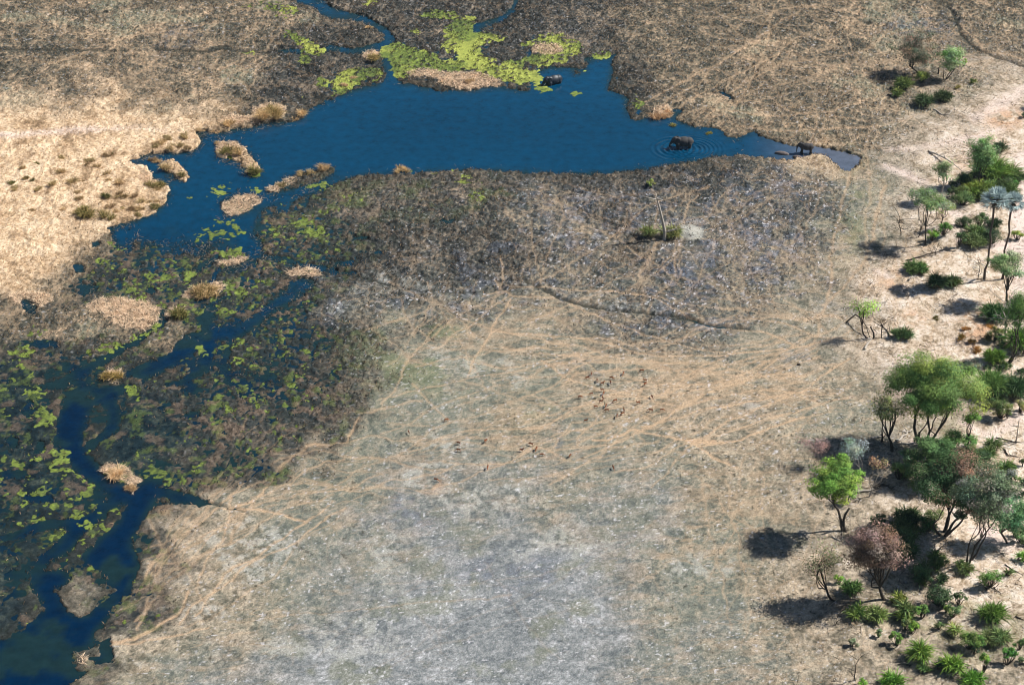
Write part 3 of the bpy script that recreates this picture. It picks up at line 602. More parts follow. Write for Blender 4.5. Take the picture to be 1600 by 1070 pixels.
# ------------------------------------------------------------------ trees
def tree(name, label, base, crown, size, col, col2=None, trunks=1, dens=1.0, leaf=.25, nclump=None, seed=1, mat=None, f2=.3, group='trees along the sandy wooded margin', cat='tree', limb=1.0, fork=.25, leafmat=None, twig=0, open_=.0):
    rs = np.random.RandomState(seed); x, y, z = put(*base)
    s, dep = scale_at(base[1]); cd, sn = math.cos(dep), math.sin(dep)
    cz = (base[1] - crown[1]) / s / cd; cx = (crown[0] - base[0]) / s
    rx = size[0] / 2 / s; ry = rx * .85; hh = size[1] / 2 / s
    rz = math.sqrt(max((hh ** 2 - (ry * sn) ** 2), (.45 * hh) ** 2)) / cd
    rz = min(rz, cz * .85)
    root = empty(name, (x, y, z), label, cat, group)
    wood = Bag(); lv = Bag(); vol = rx * ry * rz
    n = nclump or int(np.clip(vol * 1.9, 12, 110)); cl = []
    nl = 5 + n // 14; lob = rs.normal(size=(nl, 3)); lob /= np.linalg.norm(lob, axis=1, keepdims=True); lob *= rs.uniform(.35, .75, (nl, 1)); lob[:, 2] = lob[:, 2] * .8 + .1; tries = 0
    while len(cl) < n:
        q = lob[rs.randint(nl)] + rs.normal(size=3) * rs.uniform(.2, .36)
        if np.linalg.norm(q) > 1.12: continue
        if q[2] < -.7 and rs.rand() < .6: continue
        q[2] = q[2] * (1 - .25 * (q[0] ** 2 + q[1] ** 2)) ; cl.append((cx + q[0] * rx * .92, q[1] * ry * .92, cz + q[2] * rz * .9, q))
    fz = max(.4, (cz - rz) * .8) if fork is None else max(.3, min(cz - rz * .6, cz * fork * 1.4))
    tr_r = .021 * (cz + rz) * limb * (.75 if trunks > 1 else 1.0)
    forks = []
    for t in range(trunks):
        a = rs.uniform(0, 6.28); sp = .35 * (trunks > 1)
        b0 = (math.cos(a) * sp, math.sin(a) * sp, -.3); fk = (cx * .5 + math.cos(a) * rx * .35 * (trunks > 1) , math.sin(a) * ry * .35 * (trunks > 1), fz * rs.uniform(.7, 1.4))
        c = curve(b0, fk, rs, .06, 5); tube(wood, c, [tr_r * 1.25, tr_r, tr_r * .88, tr_r * .8, tr_r * .72], n=7); forks.append((fk, tr_r * .7))
    LB = []
    for q in lob:
        e = np.array([cx + q[0] * rx * .55, q[1] * ry * .55, cz + (q[2] - .25) * rz * .6]); fk, r0 = min(forks, key=lambda f: (f[0][0] - e[0]) ** 2 + (f[0][1] - e[1]) ** 2 + rs.uniform(0, 1.0))
        r1 = r0 * rs.uniform(.55, .8); c = curve(fk, e, rs, .13, 7, sag=.05); tube(wood, c, [r1, r1 * .85, r1 * .75, r1 * .66, r1 * .58, r1 * .5, r1 * .4], n=6); LB.append((e, r1 * .45, c))
    for (px_, py_, pz_, q) in cl:
        e, r0, c0 = min(LB, key=lambda f: (f[0][0] - px_) ** 2 + (f[0][1] - py_) ** 2 + (f[0][2] - pz_) ** 2); r0 = r0 * rs.uniform(.5, .8); st0 = c0[rs.randint(3, 7)]
        c = curve(st0, (px_, py_, pz_), rs, .16, 5, sag=.04); tube(wood, c, [r0, r0 * .75, r0 * .55, r0 * .35, r0 * .12], n=5)
        for k in range(2 + twig):
            e2 = np.array(c[2 + k % 3]); d = rs.normal(size=3) * .28 * rx; d[2] = abs(d[2]) * .8 + .1
            tube(wood, [tuple(e2), tuple(e2 + d * .5 + rs.normal(size=3) * .06 * rx), tuple(e2 + d)], [r0 * .4, r0 * .25, r0 * .07], n=4)
    C1 = np.array(alb(col, 1.12)); C2 = np.array(alb(col2 or col, 1.12))
    rc = (rx * ry * rz / n) ** (1 / 3) * 1.05
    for (px_, py_, pz_, q) in cl:
        if rs.rand() < open_: continue
        m_ = int(dens * 150 * (rc / .9) ** 2 * (.26 / leaf) ** 2 * rs.uniform(.5, 1.3)); m_ = max(m_, 12)
        d = rs.normal(size=(m_, 3)); d /= np.linalg.norm(d, axis=1, keepdims=True); rr = rs.uniform(.2, 1.15, (m_, 1)) ** .6
        P = np.array([px_, py_, pz_]) + d * rr * rc * np.array([1.25, 1.2, .62]) * rs.uniform(.6, 1.4)
        cc = (C2 if (rs.rand() < f2) else C1) * rs.uniform(.72, 1.3) * np.array([rs.uniform(.85, 1.2), 1.0, rs.uniform(.8, 1.15)]) * rs.uniform(.6, 1.4, (m_, 1)); leaves(lv, P, leaf, cc, rs, nrm=d * 1.0 + q * .5)
    wood.build('trunk', mat or M_BARK, root, True); lv.build('crown', leafmat or M_LEAF, root)
    return root
GR = (88,112,62); OL = (104,110,80); BR = (96,142,58); GY = (118,126,104); PK = (158,124,112); DK = (58,84,52)
T = tree
T('thorn_tree', 'olive and rusty thorn tree with two leaning stems in the top right corner', (1440,114), (1430,76), (92,62), (92,104,84), (138,116,96), 2, .5, seed=2, open_=.1)
T('shade_tree', 'slender pale green multi-stemmed tree right of the olive thorn tree, top right', (1476,124), (1484,90), (46,58), (140,164,116), BR, 4, .6, seed=3, limb=.6)
T('tall_tree', 'tall light green tree with a white stem rising from the palm thicket', (1529,291), (1526,240), (50,70), (122,154,98), (98,140,72), 2, 1.0, seed=4)
T('thin_tree', 'thin tree with one pale stem and a small rounded sparse crown', (1473,312), (1469,268), (42,36), (120,138,92), None, 1, .8, seed=5, mat=M_PALE)
T('umbrella_tree', 'flat-topped grey-green tree above the bare black branches', (1445,382), (1440,316), (80,46), (112,142,90), (130,140,116), 1, .8, seed=6, limb=.6)
T('umbrella_tree', 'small tree with a dark bent stem and thin lime crown right of the flat-topped tree', (1470,356), (1472,324), (30,28), (146,160,82), None, 1, .5, seed=7, mat=M_CHAR)
T('round_tree', 'grey-green tree whose open crown hides the foot of the two silver palms', (1573,474), (1566,416), (66,60), (112,140,92), (136,150,112), 1, .8, seed=8)
T('gangly_tree', 'tall thin tree with three bare grey stems in the dark right-edge thicket', (1574,566), (1580,496), (56,86), (92,128,60), (70,104,60), 3, .5, seed=9, limb=.7)
T('sparse_tree', 'small tree with lime tufts on forked black limbs at the meadow edge', (1362,528), (1340,482), (46,56), (142,178,76), (104,138,60), 2, .45, nclump=9, seed=10, mat=M_CHAR)
T('big_green_tree', 'biggest rounded green tree with several dark trunks', (1442,692), (1456,606), (150,116), (96,128,64), (132,152,72), 4, 1.4, seed=11, f2=.35)
T('sparse_tree', 'gnarled sparse olive tree just left of the biggest rounded tree', (1394,704), (1378,638), (66,62), (122,132,78), (84,96,70), 1, .4, seed=12, mat=M_CHAR)
T('small_tree', 'small bright green tree just right of the biggest tree trunk', (1510,700), (1512,656), (32,36), (112,150,66), None, 1, .9, seed=13)
T('bare_shrub', 'pinkish leafless round shrub at the left end of the woodland', (1266,728), (1268,698), (48,42), (160,132,128), (134,112,112), 4, .35, .2, seed=14, limb=.4, cat='shrub', twig=3)
T('silver_tree', 'silvery blue-grey twiggy tree behind the vivid green tree', (1345,740), (1330,702), (56,46), (156,170,164), (132,156,130), 3, .4, .22, seed=15, mat=M_PALE, limb=.5, twig=3)
T('thin_tree', 'thin tree with a bleached stem and small brownish tuft crown above the fallen logs', (1357,776), (1364,720), (34,26), (140,128,92), (158,126,106), 1, .6, seed=16, mat=M_PALE, limb=.7)
T('vivid_green_tree', 'vivid lime green round tree on two slim leaning trunks', (1320,832), (1299,753), (90,82), (106,142,60), (140,168,74), 2, 1.2, seed=17, f2=.4)
T('broad_tree', 'broad dark green tree with rusty patches on many leaning trunks', (1473,834), (1474,758), (146,112), (62,88,50), (140,114,94), 5, 1.8, seed=18, f2=.12, limb=.9)
T('spreading_tree', 'grey-green spreading tree with open forked limbs right of the broad dark tree', (1513,876), (1526,772), (108,106), (104,122,92), (126,128,112), 4, .85, seed=19, f2=.4, limb=.5, twig=2)
T('feathery_tree', 'feathery blue-green tree cut by the right edge, right of the spreading grey-green tree', (1578,848), (1572,806), (80,80), (92,136,92), (112,150,104), 2, .9, .22, seed=20)
T('pink_brown_tree', 'pinkish brown dying tree with a single pale trunk leaning left', (1383,936), (1362,862), (94,100), (146,124,112), (118,96,82), 1, .75, .22, seed=21, f2=.35, twig=3, open_=.1)
T('bare_tree', 'thin half-bare tree with small olive tufts standing left of the pink-brown tree', (1306,938), (1274,878), (66,60), (108,112,80), (144,120,104), 1, .4, seed=22, mat=M_CHAR, twig=2, nclump=14)
T('thorn_tree', 'tree outside the right edge throwing a shade patch on pale sand', (1648,166), (1648,130), (50,40), OL, None, 1, .9, seed=23)
T('dark_tree', 'dark green leafy tree crown between the biggest tree and the broad dark tree', (1452,756), (1448,714), (96,66), (74,104,60), (98,128,76), 3, 1.6, seed=24)

# bare and fallen wood
def bare(name, label, base, top, spread, seed, mat=M_CHAR, n=7, cat='dead tree', r=.09, group=None, levels=2, droop=0):
    rs = np.random.RandomState(seed); x, y, z = put(*base); s, dep = scale_at(base[1])
    H = (base[1] - top[1]) / s / math.cos(dep); dx = (top[0] - base[0]) / s; sp = spread / s
    root = empty(name, (x, y, z), label, cat, group); trunk = Bag(); BR_ = []
    main = curve((0, 0, -.2), (dx, 0, H), rs, .05, 7); tube(trunk, main, [r * 1.4, r * 1.1, r, r * .85, r * .7, r * .45, r * .2], n=7)
    for k in range(n):
        a = np.array(main[rs.randint(1, 6)]); ang = rs.uniform(0, 6.28); L = sp * rs.uniform(.35, .75)
        e = a + np.array([math.cos(ang) * L, math.sin(ang) * L * .8, L * rs.uniform(.1, .9) - droop]); e[2] = max(e[2], .1)
        c = curve(a, e, rs, .14, 5, .05); br = Bag(); BR_.append(br); tube(br, c, [r * .6, r * .5, r * .38, r * .25, r * .08], n=5)
        for q in range(4 if levels > 1 else 1):
            p0 = np.array(c[rs.randint(1, 5)]); d = rs.normal(size=3) * L * .32; d[2] = abs(d[2]); tube(br, [tuple(p0), tuple(p0 + d * .5 + rs.normal(size=3) * .05), tuple(p0 + d)], [r * .28, r * .18, r * .05], n=4)
    trunk.build('trunk', mat, root, True)
    for br in BR_: br.build('branch', mat, root, True)
    return root
bare('dead_tree', 'bleached silver dead tree with bare crooked branches on the right edge', (1571,530), (1568,466), 46, 41, M_PALE, 12, r=.13)
bare('dead_tree', 'leaning white dead stem rising from palm scrub on the grey mound in the marsh', (1038,374), (1021,302), 34, 42, M_PALE, 5, r=.26, levels=1)
bare('dead_tree', 'small pale leafless tree beside a fallen branch at the right edge', (1587,690), (1586,652), 24, 43, M_PALE, 6, r=.09)
bare('bare_bush', 'tangle of bare black branches left of the flat-topped tree', (1408,368), (1402,336), 50, 44, M_CHAR, 12, 'shrub', .07)
bare('bare_bush', 'dark leafless bush at the foot of the flat-topped tree', (1435,370), (1440,346), 44, 45, M_CHAR, 14, 'shrub', .06)
bare('bare_bush', 'grey leafless bush in front of the left silver palm stem', (1528,436), (1526,404), 30, 46, M_CHAR, 10, 'shrub', .06)
bare('bare_bush', 'black leafless bush between the lime-tufted tree and its small green neighbour', (1378,528), (1378,504), 34, 47, M_CHAR, 10, 'shrub', .06)
bare('bare_bush', 'small black leafless shrub alone near the bottom edge', (1337,1062), (1337,1024), 40, 48, M_CHAR, 7, 'shrub', .06)
bare('bare_bush', 'thin twiggy shrub left of the pink-brown tree crown, by the fallen white wood', (1316,836), (1310,806), 40, 49, M_CHAR, 9, 'shrub', .05)
bare('bare_bush', 'scraggy dead thorn bush above the sand ridge, right of the fallen dark branch', (1462,398), (1466,378), 30, 50, M_BARK, 8, 'shrub', .045)
bare('bare_bush', 'grey bare bush in the shade below the half-bare tree', (1306,976), (1308,958), 34, 51, M_BARK, 12, 'shrub', .045)
bare('tree_stump', 'short dark burnt stump by the pale logs at the biggest tree', (1377,690), (1375,668), 10, 52, M_CHAR, 3, 'stump', .15, levels=1)
bare('tree_stump', 'dark upright stump between the two trees in the top right corner', (1466,116), (1466,104), 4, 53, M_CHAR, 2, 'stump', .16, levels=1)
def log(label, pts, r, seed, mat=M_PALE, name='fallen_log', arch=0.0, twigs=4):
    rs = np.random.RandomState(seed); P = [put(*q) for q in pts]; x, y, z = P[0]
    root = empty(name, (x, y, z), label, 'fallen wood', 'fallen logs and branches'); bg_ = Bag(); tw = Bag(); L = []
    for i in range(len(P) - 1):
        for t in np.linspace(0, 1, 5)[(1 if i else 0):]:
            q = np.array(P[i]) * (1 - t) + np.array(P[i + 1]) * t - np.array(P[0]); q[2] += r * .8 + .04 * rs.rand(); L.append(q)
    for k, q in enumerate(L):
        q[2] += arch * math.sin(math.pi * k / (len(L) - 1)); q[:2] += rs.normal(size=2) * r * .5
    TW = []; tube(bg_, [tuple(q) for q in L], [r * (1.1 - .75 * k / (len(L) - 1)) for k in range(len(L))], n=7)
    for k in range(twigs):
        p0 = L[rs.randint(1, len(L))]; d = rs.normal(size=3) * 1.0; d[2] = abs(d[2]) * .6; tw = Bag(); TW.append(tw); tube(tw, [tuple(p0), tuple(p0 + d * .5 + rs.normal(size=3) * .1), tuple(p0 + d)], [r * .4, r * .28, r * .08], n=5)
    bg_.build('trunk', mat, root, True)
    for tw in TW: tw.build('branch', mat, root, True)
log('curved pale fallen branch below the palm scrub in the top right corner', [(1459,171),(1471,180),(1482,180),(1493,168)], .13, 61, twigs=3)
log('arching dead branches fallen between the thin tree and the tall tree', [(1450,237),(1472,250),(1490,262),(1508,272)], .16, 62, arch=.6, twigs=8)
log('short pale log on the ground at the foot of the thin tree', [(1478,310),(1495,304)], .2, 63, twigs=0)
log('long thin dark branch fallen below the flat-topped tree', [(1416,408),(1440,403),(1462,397),(1484,390)], .12, 64, M_CHAR, arch=.3, twigs=8)
log('pale log lying under the green shrub on stilts of the upper sand', [(1419,438),(1434,431)], .16, 65, twigs=1)
log('white log leaning at the foot of the lime-tufted tree', [(1350,546),(1363,530)], .18, 66, twigs=0)
log('bent dead limb arching left from the lime-tufted tree', [(1322,505),(1336,502),(1350,516),(1358,528)], .13, 67, M_BARK, arch=1.4, twigs=4)
log('dark branch propped right of the lime-tufted tree', [(1376,508),(1394,528)], .12, 68, M_CHAR, twigs=3)
log('white broken log in the shade left of the biggest tree', [(1362,686),(1380,682)], .2, 69, twigs=2)
log('crooked pale log below the biggest tree canopy', [(1402,690),(1415,680),(1424,672)], .22, 70, twigs=2)
log('thin dark branch fallen right of the feathery undergrowth, level with the biggest tree', [(1556,684),(1580,690),(1600,692)], .1, 71, M_CHAR, twigs=5)
log('thick pale log on the ground behind the vivid green tree trunks', [(1338,770),(1364,766)], .22, 72, twigs=1)
log('grey log with broken stubs right of the thin bleached stem', [(1366,762),(1382,758),(1392,764)], .2, 73, M_BARK, twigs=5)
log('heap of bleached sticks left of the pink-brown crown', [(1300,838),(1312,846),(1318,838)], .1, 74, twigs=9)
log('dead forked branch stretching left from the shaded trunk of the spreading tree', [(1455,878),(1470,858),(1496,852)], .14, 75, M_BARK, arch=.4, twigs=4)
log('thin dry branch lying in open sand right of the spreading tree', [(1570,882),(1584,892),(1598,898)], .08, 76, M_BARK, twigs=3)
log('straight bleached log slanting out of the bottom edge', [(1524,1046),(1533,1058),(1543,1071)], .13, 77, twigs=0)
log('pale twiggy branch lying left of the slanting bottom log', [(1476,1055),(1495,1052),(1514,1050)], .1, 78, twigs=5)
log('short dark branch at the right edge above the bottom bushes', [(1586,963),(1600,970)], .11, 79, M_CHAR, twigs=2)
log('twig fallen beside the young green bush in the lower right', [(1553,918),(1564,928)], .07, 80, M_CHAR, twigs=1)
log('dark bent branch in the grass, right edge just under the pale leafless tree', [(1568,702),(1576,712),(1590,714)], .11, 81, M_CHAR, twigs=3)

# ------------------------------------------------------------------ palms
def palm(label, base, crownc, w_, seed):
    rs = np.random.RandomState(seed); x, y, z = put(*base); s, dep = scale_at(base[1])
    H = (base[1] - crownc[1]) / s / math.cos(dep); dx = (crownc[0] - base[0]) / s; rr = w_ / 2 / s
    root = empty('fan_palm', (x, y, z), label, 'palm tree', 'tall silver fan palms'); tk = Bag()
    tube(tk, curve((0, 0, -.2), (dx, 0, H), rs, .008, 9), [.24, .2, .17, .16, .16, .17, .18, .17, .14], n=8)
    tk.build('trunk', M_PTRUNK, root, True); cr = Bag(); pt = Bag(); sk = Bag(); top = np.array([dx, 0, H])
    for k in range(34):
        el = rs.uniform(-.35, 1.35); a = k * 2.4 + rs.uniform(-.3, .3); D = np.array([math.cos(a) * math.cos(el), math.sin(a) * math.cos(el), math.sin(el)])
        c0 = top + D * rr * .5; tube(pt, [tuple(top), tuple(c0)], [.04, .025], n=4)
        side = np.cross(D, [0, 0, 1]); side /= np.linalg.norm(side) + 1e-6; upv = np.cross(side, D)
        ang = np.linspace(-1.5, 1.5, 16); Dd = D * np.cos(ang)[:, None] + side * np.sin(ang)[:, None] + upv * .15 + rs.normal(size=(16, 3)) * .06
        col = np.array(alb((166,182,182), 1.0)) * rs.uniform(.75, 1.2); blades(cr, np.repeat(c0[None], 16, 0), Dd, rs.uniform(.45, .62, 16) * rr, .13, col, rs, .25)
    for k in range(14):          # hanging dead leaves
        a = rs.uniform(0, 6.28); st = top + np.array([math.cos(a) * .25, math.sin(a) * .25, -.1]); D = np.array([math.cos(a) * .5, math.sin(a) * .5, -1]) + rs.normal(size=(7, 3)) * .25
        blades(sk, np.repeat(st[None], 7, 0), D, rs.uniform(.9, 1.6, 7), .1, np.array(alb((126,116,104), .6)), rs, .2)
    cr.build('crown', M_LEAF, root); pt.build('leaf_stalks', M_BARK, root); sk.build('dead_leaf_skirt', M_DRY, root)
palm('silver fan palm, the left and fuller of the tall pair', (1538,437), (1537,318), 48, 91)
palm('silver fan palm, the right and slimmer of the tall pair', (1566,436), (1564,321), 38, 92)

# ------------------------------------------------------------------ bushes: arching palm-scrub blades or leafy clumps
def bush(label, c, w_, h_, col, seed, kind='palm', dens=1.0, name=None, group='green bushes on the sand'):
    w_ *= 1.2; h_ *= 1.2; rs = np.random.RandomState(seed); s, dep = scale_at(c[1]); rx = w_ / 2 / s
    by = c[1] + h_ * .30; x, y, z = put(c[0], by); H = h_ / s / math.cos(dep) * .85
    root = empty(name or ('palm_bush' if kind == 'palm' else 'leafy_bush'), (x, y, z), label, 'bush', group)
    f = Bag(); st = Bag(); C1 = np.array(alb(col, 1.05))
    nc = int(np.clip((rx * 2.2) ** 2 * 1.1, 4, 40))
    for k in range(nc):
        a = rs.uniform(0, 6.28); r = rs.uniform(0, 1) ** .6 * rx * .75; p0 = np.array([math.cos(a) * r, math.sin(a) * r * .8, 0.]); hh = H * (1 - .45 * (r / rx) ** 2) * rs.uniform(.55, 1.0)
        cc = C1 * rs.uniform(.6, 1.3) * np.array([rs.uniform(.85, 1.3), 1.0, rs.uniform(.8, 1.2)])
        if kind == 'palm':
            tp = p0 + np.array([0, 0, hh * .35]); tube(st, [tuple(p0 * .1 - [0, 0, .1]), tuple(p0 * .8 + [0, 0, .1]), tuple(tp)], [.08, .07, .05], n=5)
            m_ = int(34 * dens); D = rs.normal(size=(m_, 3)); D[:, 2] = np.abs(D[:, 2]) * 1.1 + .25
            blades(f, np.repeat(tp[None], m_, 0), D, rs.uniform(.5, 1.0, m_) * max(hh * .85, .6), .11, cc * rs.uniform(.75, 1.3, (m_, 1)), rs, .55)
            dm = int(5 * dens); D = rs.normal(size=(dm, 3)); D[:, 2] = -abs(D[:, 2]) * .3
            blades(f, np.repeat(tp[None], dm, 0), D, rs.uniform(.4, .8, dm) * max(hh * .8, .5), .09, np.array(alb((150,136,100), .6)), rs, .3)
        else:
            tp = p0 * .9 + np.array([0, 0, hh * .72]); tube(st, curve((p0[0] * .1, p0[1] * .1, -.1), tp, rs, .1, 4), [.06, .05, .035, .015], n=5)
            m_ = int(80 * dens); d = rs.normal(size=(m_, 3)); d /= np.linalg.norm(d, axis=1, keepdims=True); d *= rs.uniform(.3, 1.1, (m_, 1))
            leaves(f, tp + d * np.array([.62, .6, .5]) * max(.55, rx * .42), .2, cc * rs.uniform(.75, 1.3, (m_, 1)), rs, nrm=d)
    st.build('stem', M_BARK, root, True); f.build('foliage', M_LEAF, root)
LG = (118,140,62); MG = (98,118,60); DG = (70,88,52); YG = (146,166,76)
BUSHES = [
 ('bright green bush at the foot of the olive thorn tree', (1440,121), 28, 22, LG, 'leaf'),
 ('upright green palm scrub left of the bright bush, top right', (1411,130), 26, 24, MG, 'palm'),
 ('small palm tuft nearest the shadow of the olive thorn tree', (1401,144), 18, 16, MG, 'palm'),
 ('dark palm scrub above the curved fallen branch', (1443,157), 26, 24, DG, 'palm'),
 ('low palm scrub under the slender pale green tree', (1471,150), 28, 20, DG, 'palm'),
 ('tiny green sprout with a dark stub right of the top trees', (1518,127), 12, 12, MG, 'palm'),
 ('narrow lime upright shrub right of the slender pale tree', (1506,98), 8, 18, YG, 'leaf'),
 ('isolated round dark bush on stems upon the upper right sand', (1562,228), 20, 22, DG, 'palm'),
 ('large bright palm thicket right of the tall light green tree', (1552,264), 62, 46, (104,136,60), 'palm'),
 ('green palm thicket in front of the tall tree stem', (1535,296), 58, 26, LG, 'palm'),
 ('dark rounded bush left of the front palm thicket', (1503,302), 30, 26, MG, 'leaf'),
 ('dark shaded bush behind the thin pale tree', (1489,288), 20, 20, DG, 'leaf'),
 ('olive bush between the tall tree and the thin pale tree', (1508,282), 26, 18, (120,132,70), 'leaf'),
 ('small dark green bush on the right edge beyond the palms', (1585,290), 20, 20, (74,122,54), 'leaf'),
 ('lime palm scrub just behind the silver palm crowns', (1560,304), 34, 18, YG, 'palm'),
 ('dark green bush right of the flat-topped tree stem', (1474,358), 28, 24, (84,128,52), 'leaf'),
 ('bright lime bush touching the flat-topped tree stem', (1456,368), 24, 22, (118,160,60), 'leaf'),
 ('rounded dark bush left of the left silver palm stem', (1504,350), 34, 24, DG, 'leaf'),
 ('dark bush directly behind the left silver palm stem', (1530,346), 28, 30, (76,104,58), 'leaf'),
 ('pale thin scrub on the right edge below the silver crowns', (1588,368), 22, 18, YG, 'leaf'),
 ('green shrub on bare stems in the middle of the upper sand', (1430,418), 36, 20, (96,124,66), 'palm'),
 ('dark spiky bush, left half of the pair on the long shadow', (1463,440), 28, 26, (56,84,46), 'palm'),
 ('spiky bush, right half of the pair on the long shadow', (1487,438), 26, 20, (88,110,60), 'palm'),
 ('dark palm thicket left of the bleached silver dead tree', (1550,488), 36, 34, (64,102,50), 'palm'),
 ('dark palm thicket at the right edge behind the silver dead tree', (1592,478), 34, 34, DG, 'palm'),
 ('green palm thicket right of the three bare grey stems', (1594,528), 34, 46, (96,136,56), 'palm'),
 ('olive bush beside the orange grass on the right', (1554,522), 26, 28, (112,122,60), 'leaf'),
 ('bright palm scrub left of the foot of the three bare grey stems', (1552,556), 34, 24, (118,158,64), 'palm'),
 ('small green bush in the ash right of the lime-tufted tree', (1409,522), 32, 20, (84,112,64), 'palm'),
 ('pale bluish scrub behind the biggest tree on its right', (1517,570), 32, 22, (140,154,126), 'leaf'),
 ('dense palm scrub right of the biggest tree crown', (1548,598), 44, 40, (98,132,66), 'palm'),
 ('shaggy dark palm scrub at the right edge beside the biggest tree', (1584,604), 46, 34, (64,94,52), 'palm'),
 ('dark leafy scrub above the pale leafless tree', (1563,640), 40, 34, (92,112,60), 'leaf'),
 ('yellowish scrub at the right edge above the pale leafless tree', (1594,636), 26, 24, (136,140,84), 'leaf'),
 ('leafy bush at the right foot of the biggest tree', (1484,690), 44, 40, (84,124,62), 'leaf'),
 ('leafy bush between the small bright tree and the broad dark tree', (1512,690), 34, 24, (92,132,62), 'leaf'),
 ('soft green bush left of the broad dark tree', (1404,736), 34, 34, (112,140,84), 'leaf'),
 ('grey-green bush behind the broad dark tree on its left', (1420,712), 34, 26, (104,132,92), 'leaf'),
 ('small spiky bush alone on the sand right of the broad dark tree', (1571,728), 24, 20, (98,128,60), 'palm'),
 ('low bush near the right edge below the lone spiky bush', (1587,748), 18, 16, (104,128,72), 'leaf'),
 ('tiny dark bush cut by the right edge beside the lone spiky bush', (1598,724), 12, 14, DG, 'leaf'),
 ('dark green bush in the shade between the vivid tree and broad tree', (1373,816), 32, 26, (48,84,44), 'leaf'),
 ('thin spiky plant right of the dark shaded bush', (1407,812), 22, 20, (96,116,68), 'palm'),
 ('dark bush at the foot of the broad dark tree, left side', (1446,818), 26, 24, (60,98,46), 'leaf'),
 ('dark spiky plants in deep shade right of the pink-brown crown', (1404,862), 24, 30, (50,76,44), 'palm'),
 ('dark bush at the right edge under the feathery tree', (1594,834), 22, 34, (66,104,54), 'leaf'),
 ('bright small bush on the right edge below the feathery tree', (1597,868), 14, 20, (110,150,58), 'palm'),
 ('bright green bush right of the half-bare tree trunk', (1312,906), 20, 18, (112,150,54), 'leaf'),
 ('spiky green plants behind the half-bare tree foot', (1330,916), 32, 24, (84,120,58), 'palm'),
 ('round vivid bush on open sand below the spreading tree', (1546,905), 40, 34, (92,130,58), 'leaf'),
 ('dark scrub in shade left of the round vivid bush', (1444,904), 26, 22, (64,92,52), 'leaf'),
 ('dark bush below the shade of the spreading tree', (1466,932), 46, 36, (58,82,50), 'leaf'),
 ('long low scrub right of the half-bare tree foot, left half', (1336,954), 30, 24, (104,134,66), 'palm'),
 ('long low scrub right of the half-bare tree foot, right half', (1368,958), 34, 22, (124,142,80), 'palm'),
 ('small lime scrub just right of the pink-brown trunk', (1402,935), 28, 16, (124,142,64), 'palm'),
 ('green scrub, left of the touching pair below the dark bush', (1417,962), 22, 22, (118,144,70), 'palm'),
 ('leafy bush, right of the touching pair below the dark bush', (1440,956), 28, 26, (92,128,60), 'leaf'),
 ('vivid green bush just below the touching pair', (1424,980), 24, 26, (104,146,54), 'leaf'),
 ('tiny lime bush right of the touching pair', (1478,952), 16, 14, (110,148,58), 'leaf'),
 ('mid green leafy bush above the bottom-left row', (1401,998), 28, 24, (98,136,62), 'leaf'),
 ('vivid spiky bush with a dark shadow, lower right', (1550,958), 42, 30, (96,132,56), 'palm'),
 ('yellowish sparse tuft of stalks in open sand', (1493,982), 22, 20, (150,166,88), 'palm'),
 ('wide green bush, left half of the row above the bottom edge', (1517,1002), 44, 30, (92,124,56), 'leaf'),
 ('grey-green scrub, right half of the row above the bottom edge', (1556,992), 40, 26, (112,134,84), 'palm'),
 ('dark green bush cut by the right edge near the bottom', (1592,1006), 26, 24, (74,108,54), 'leaf'),
 ('spiky yellow-green bush low down, left of the bottom group', (1434,1018), 30, 34, (116,150,62), 'palm'),
 ('vivid green bush in the middle of the bottom group', (1486,1038), 32, 28, (104,144,54), 'palm'),
 ('vivid green bush left of the slanting bottom log', (1536,1036), 26, 38, (104,140,54), 'leaf'),
 ('round dark-shadowed green bush near the bottom right corner', (1574,1026), 28, 32, (80,134,50), 'leaf'),
 ('low green bush behind the slanting bottom log', (1518,1062), 40, 22, (100,146,56), 'palm'),
 ('vivid bush on the bottom edge, second from the left', (1394,1062), 34, 24, (100,146,52), 'palm'),
 ('small lime bush at the foot of the black leafless shrub', (1345,1066), 16, 14, (120,170,56), 'leaf'),
 ('little pale bush alone left of the mid green leafy bush', (1373,990), 12, 14, (124,142,90), 'leaf'),
 ('low grey-green cushion bush on the lower left of the wooded strip', (1331,1004), 24, 12, (112,120,92), 'leaf'),
 ('green palm scrub left of the white dead stem in the marsh', (1014,360), 24, 22, (132,140,86), 'palm'),
 ('green palm scrub right of the white dead stem in the marsh', (1046,362), 30, 24, (138,144,90), 'palm'),
 ('small lime bush at the pond margin above the marsh mound', (1015,286), 18, 14, (140,158,86), 'leaf'),
 ('dark bush at the right edge, in the top sand shadow', (1600,180), 14, 12, (84,104,70), 'leaf'),
]
for i, (lb, c, w_, h_, col, kd) in enumerate(BUSHES): bush(lb, c, w_, h_, col, 200 + i, kd)

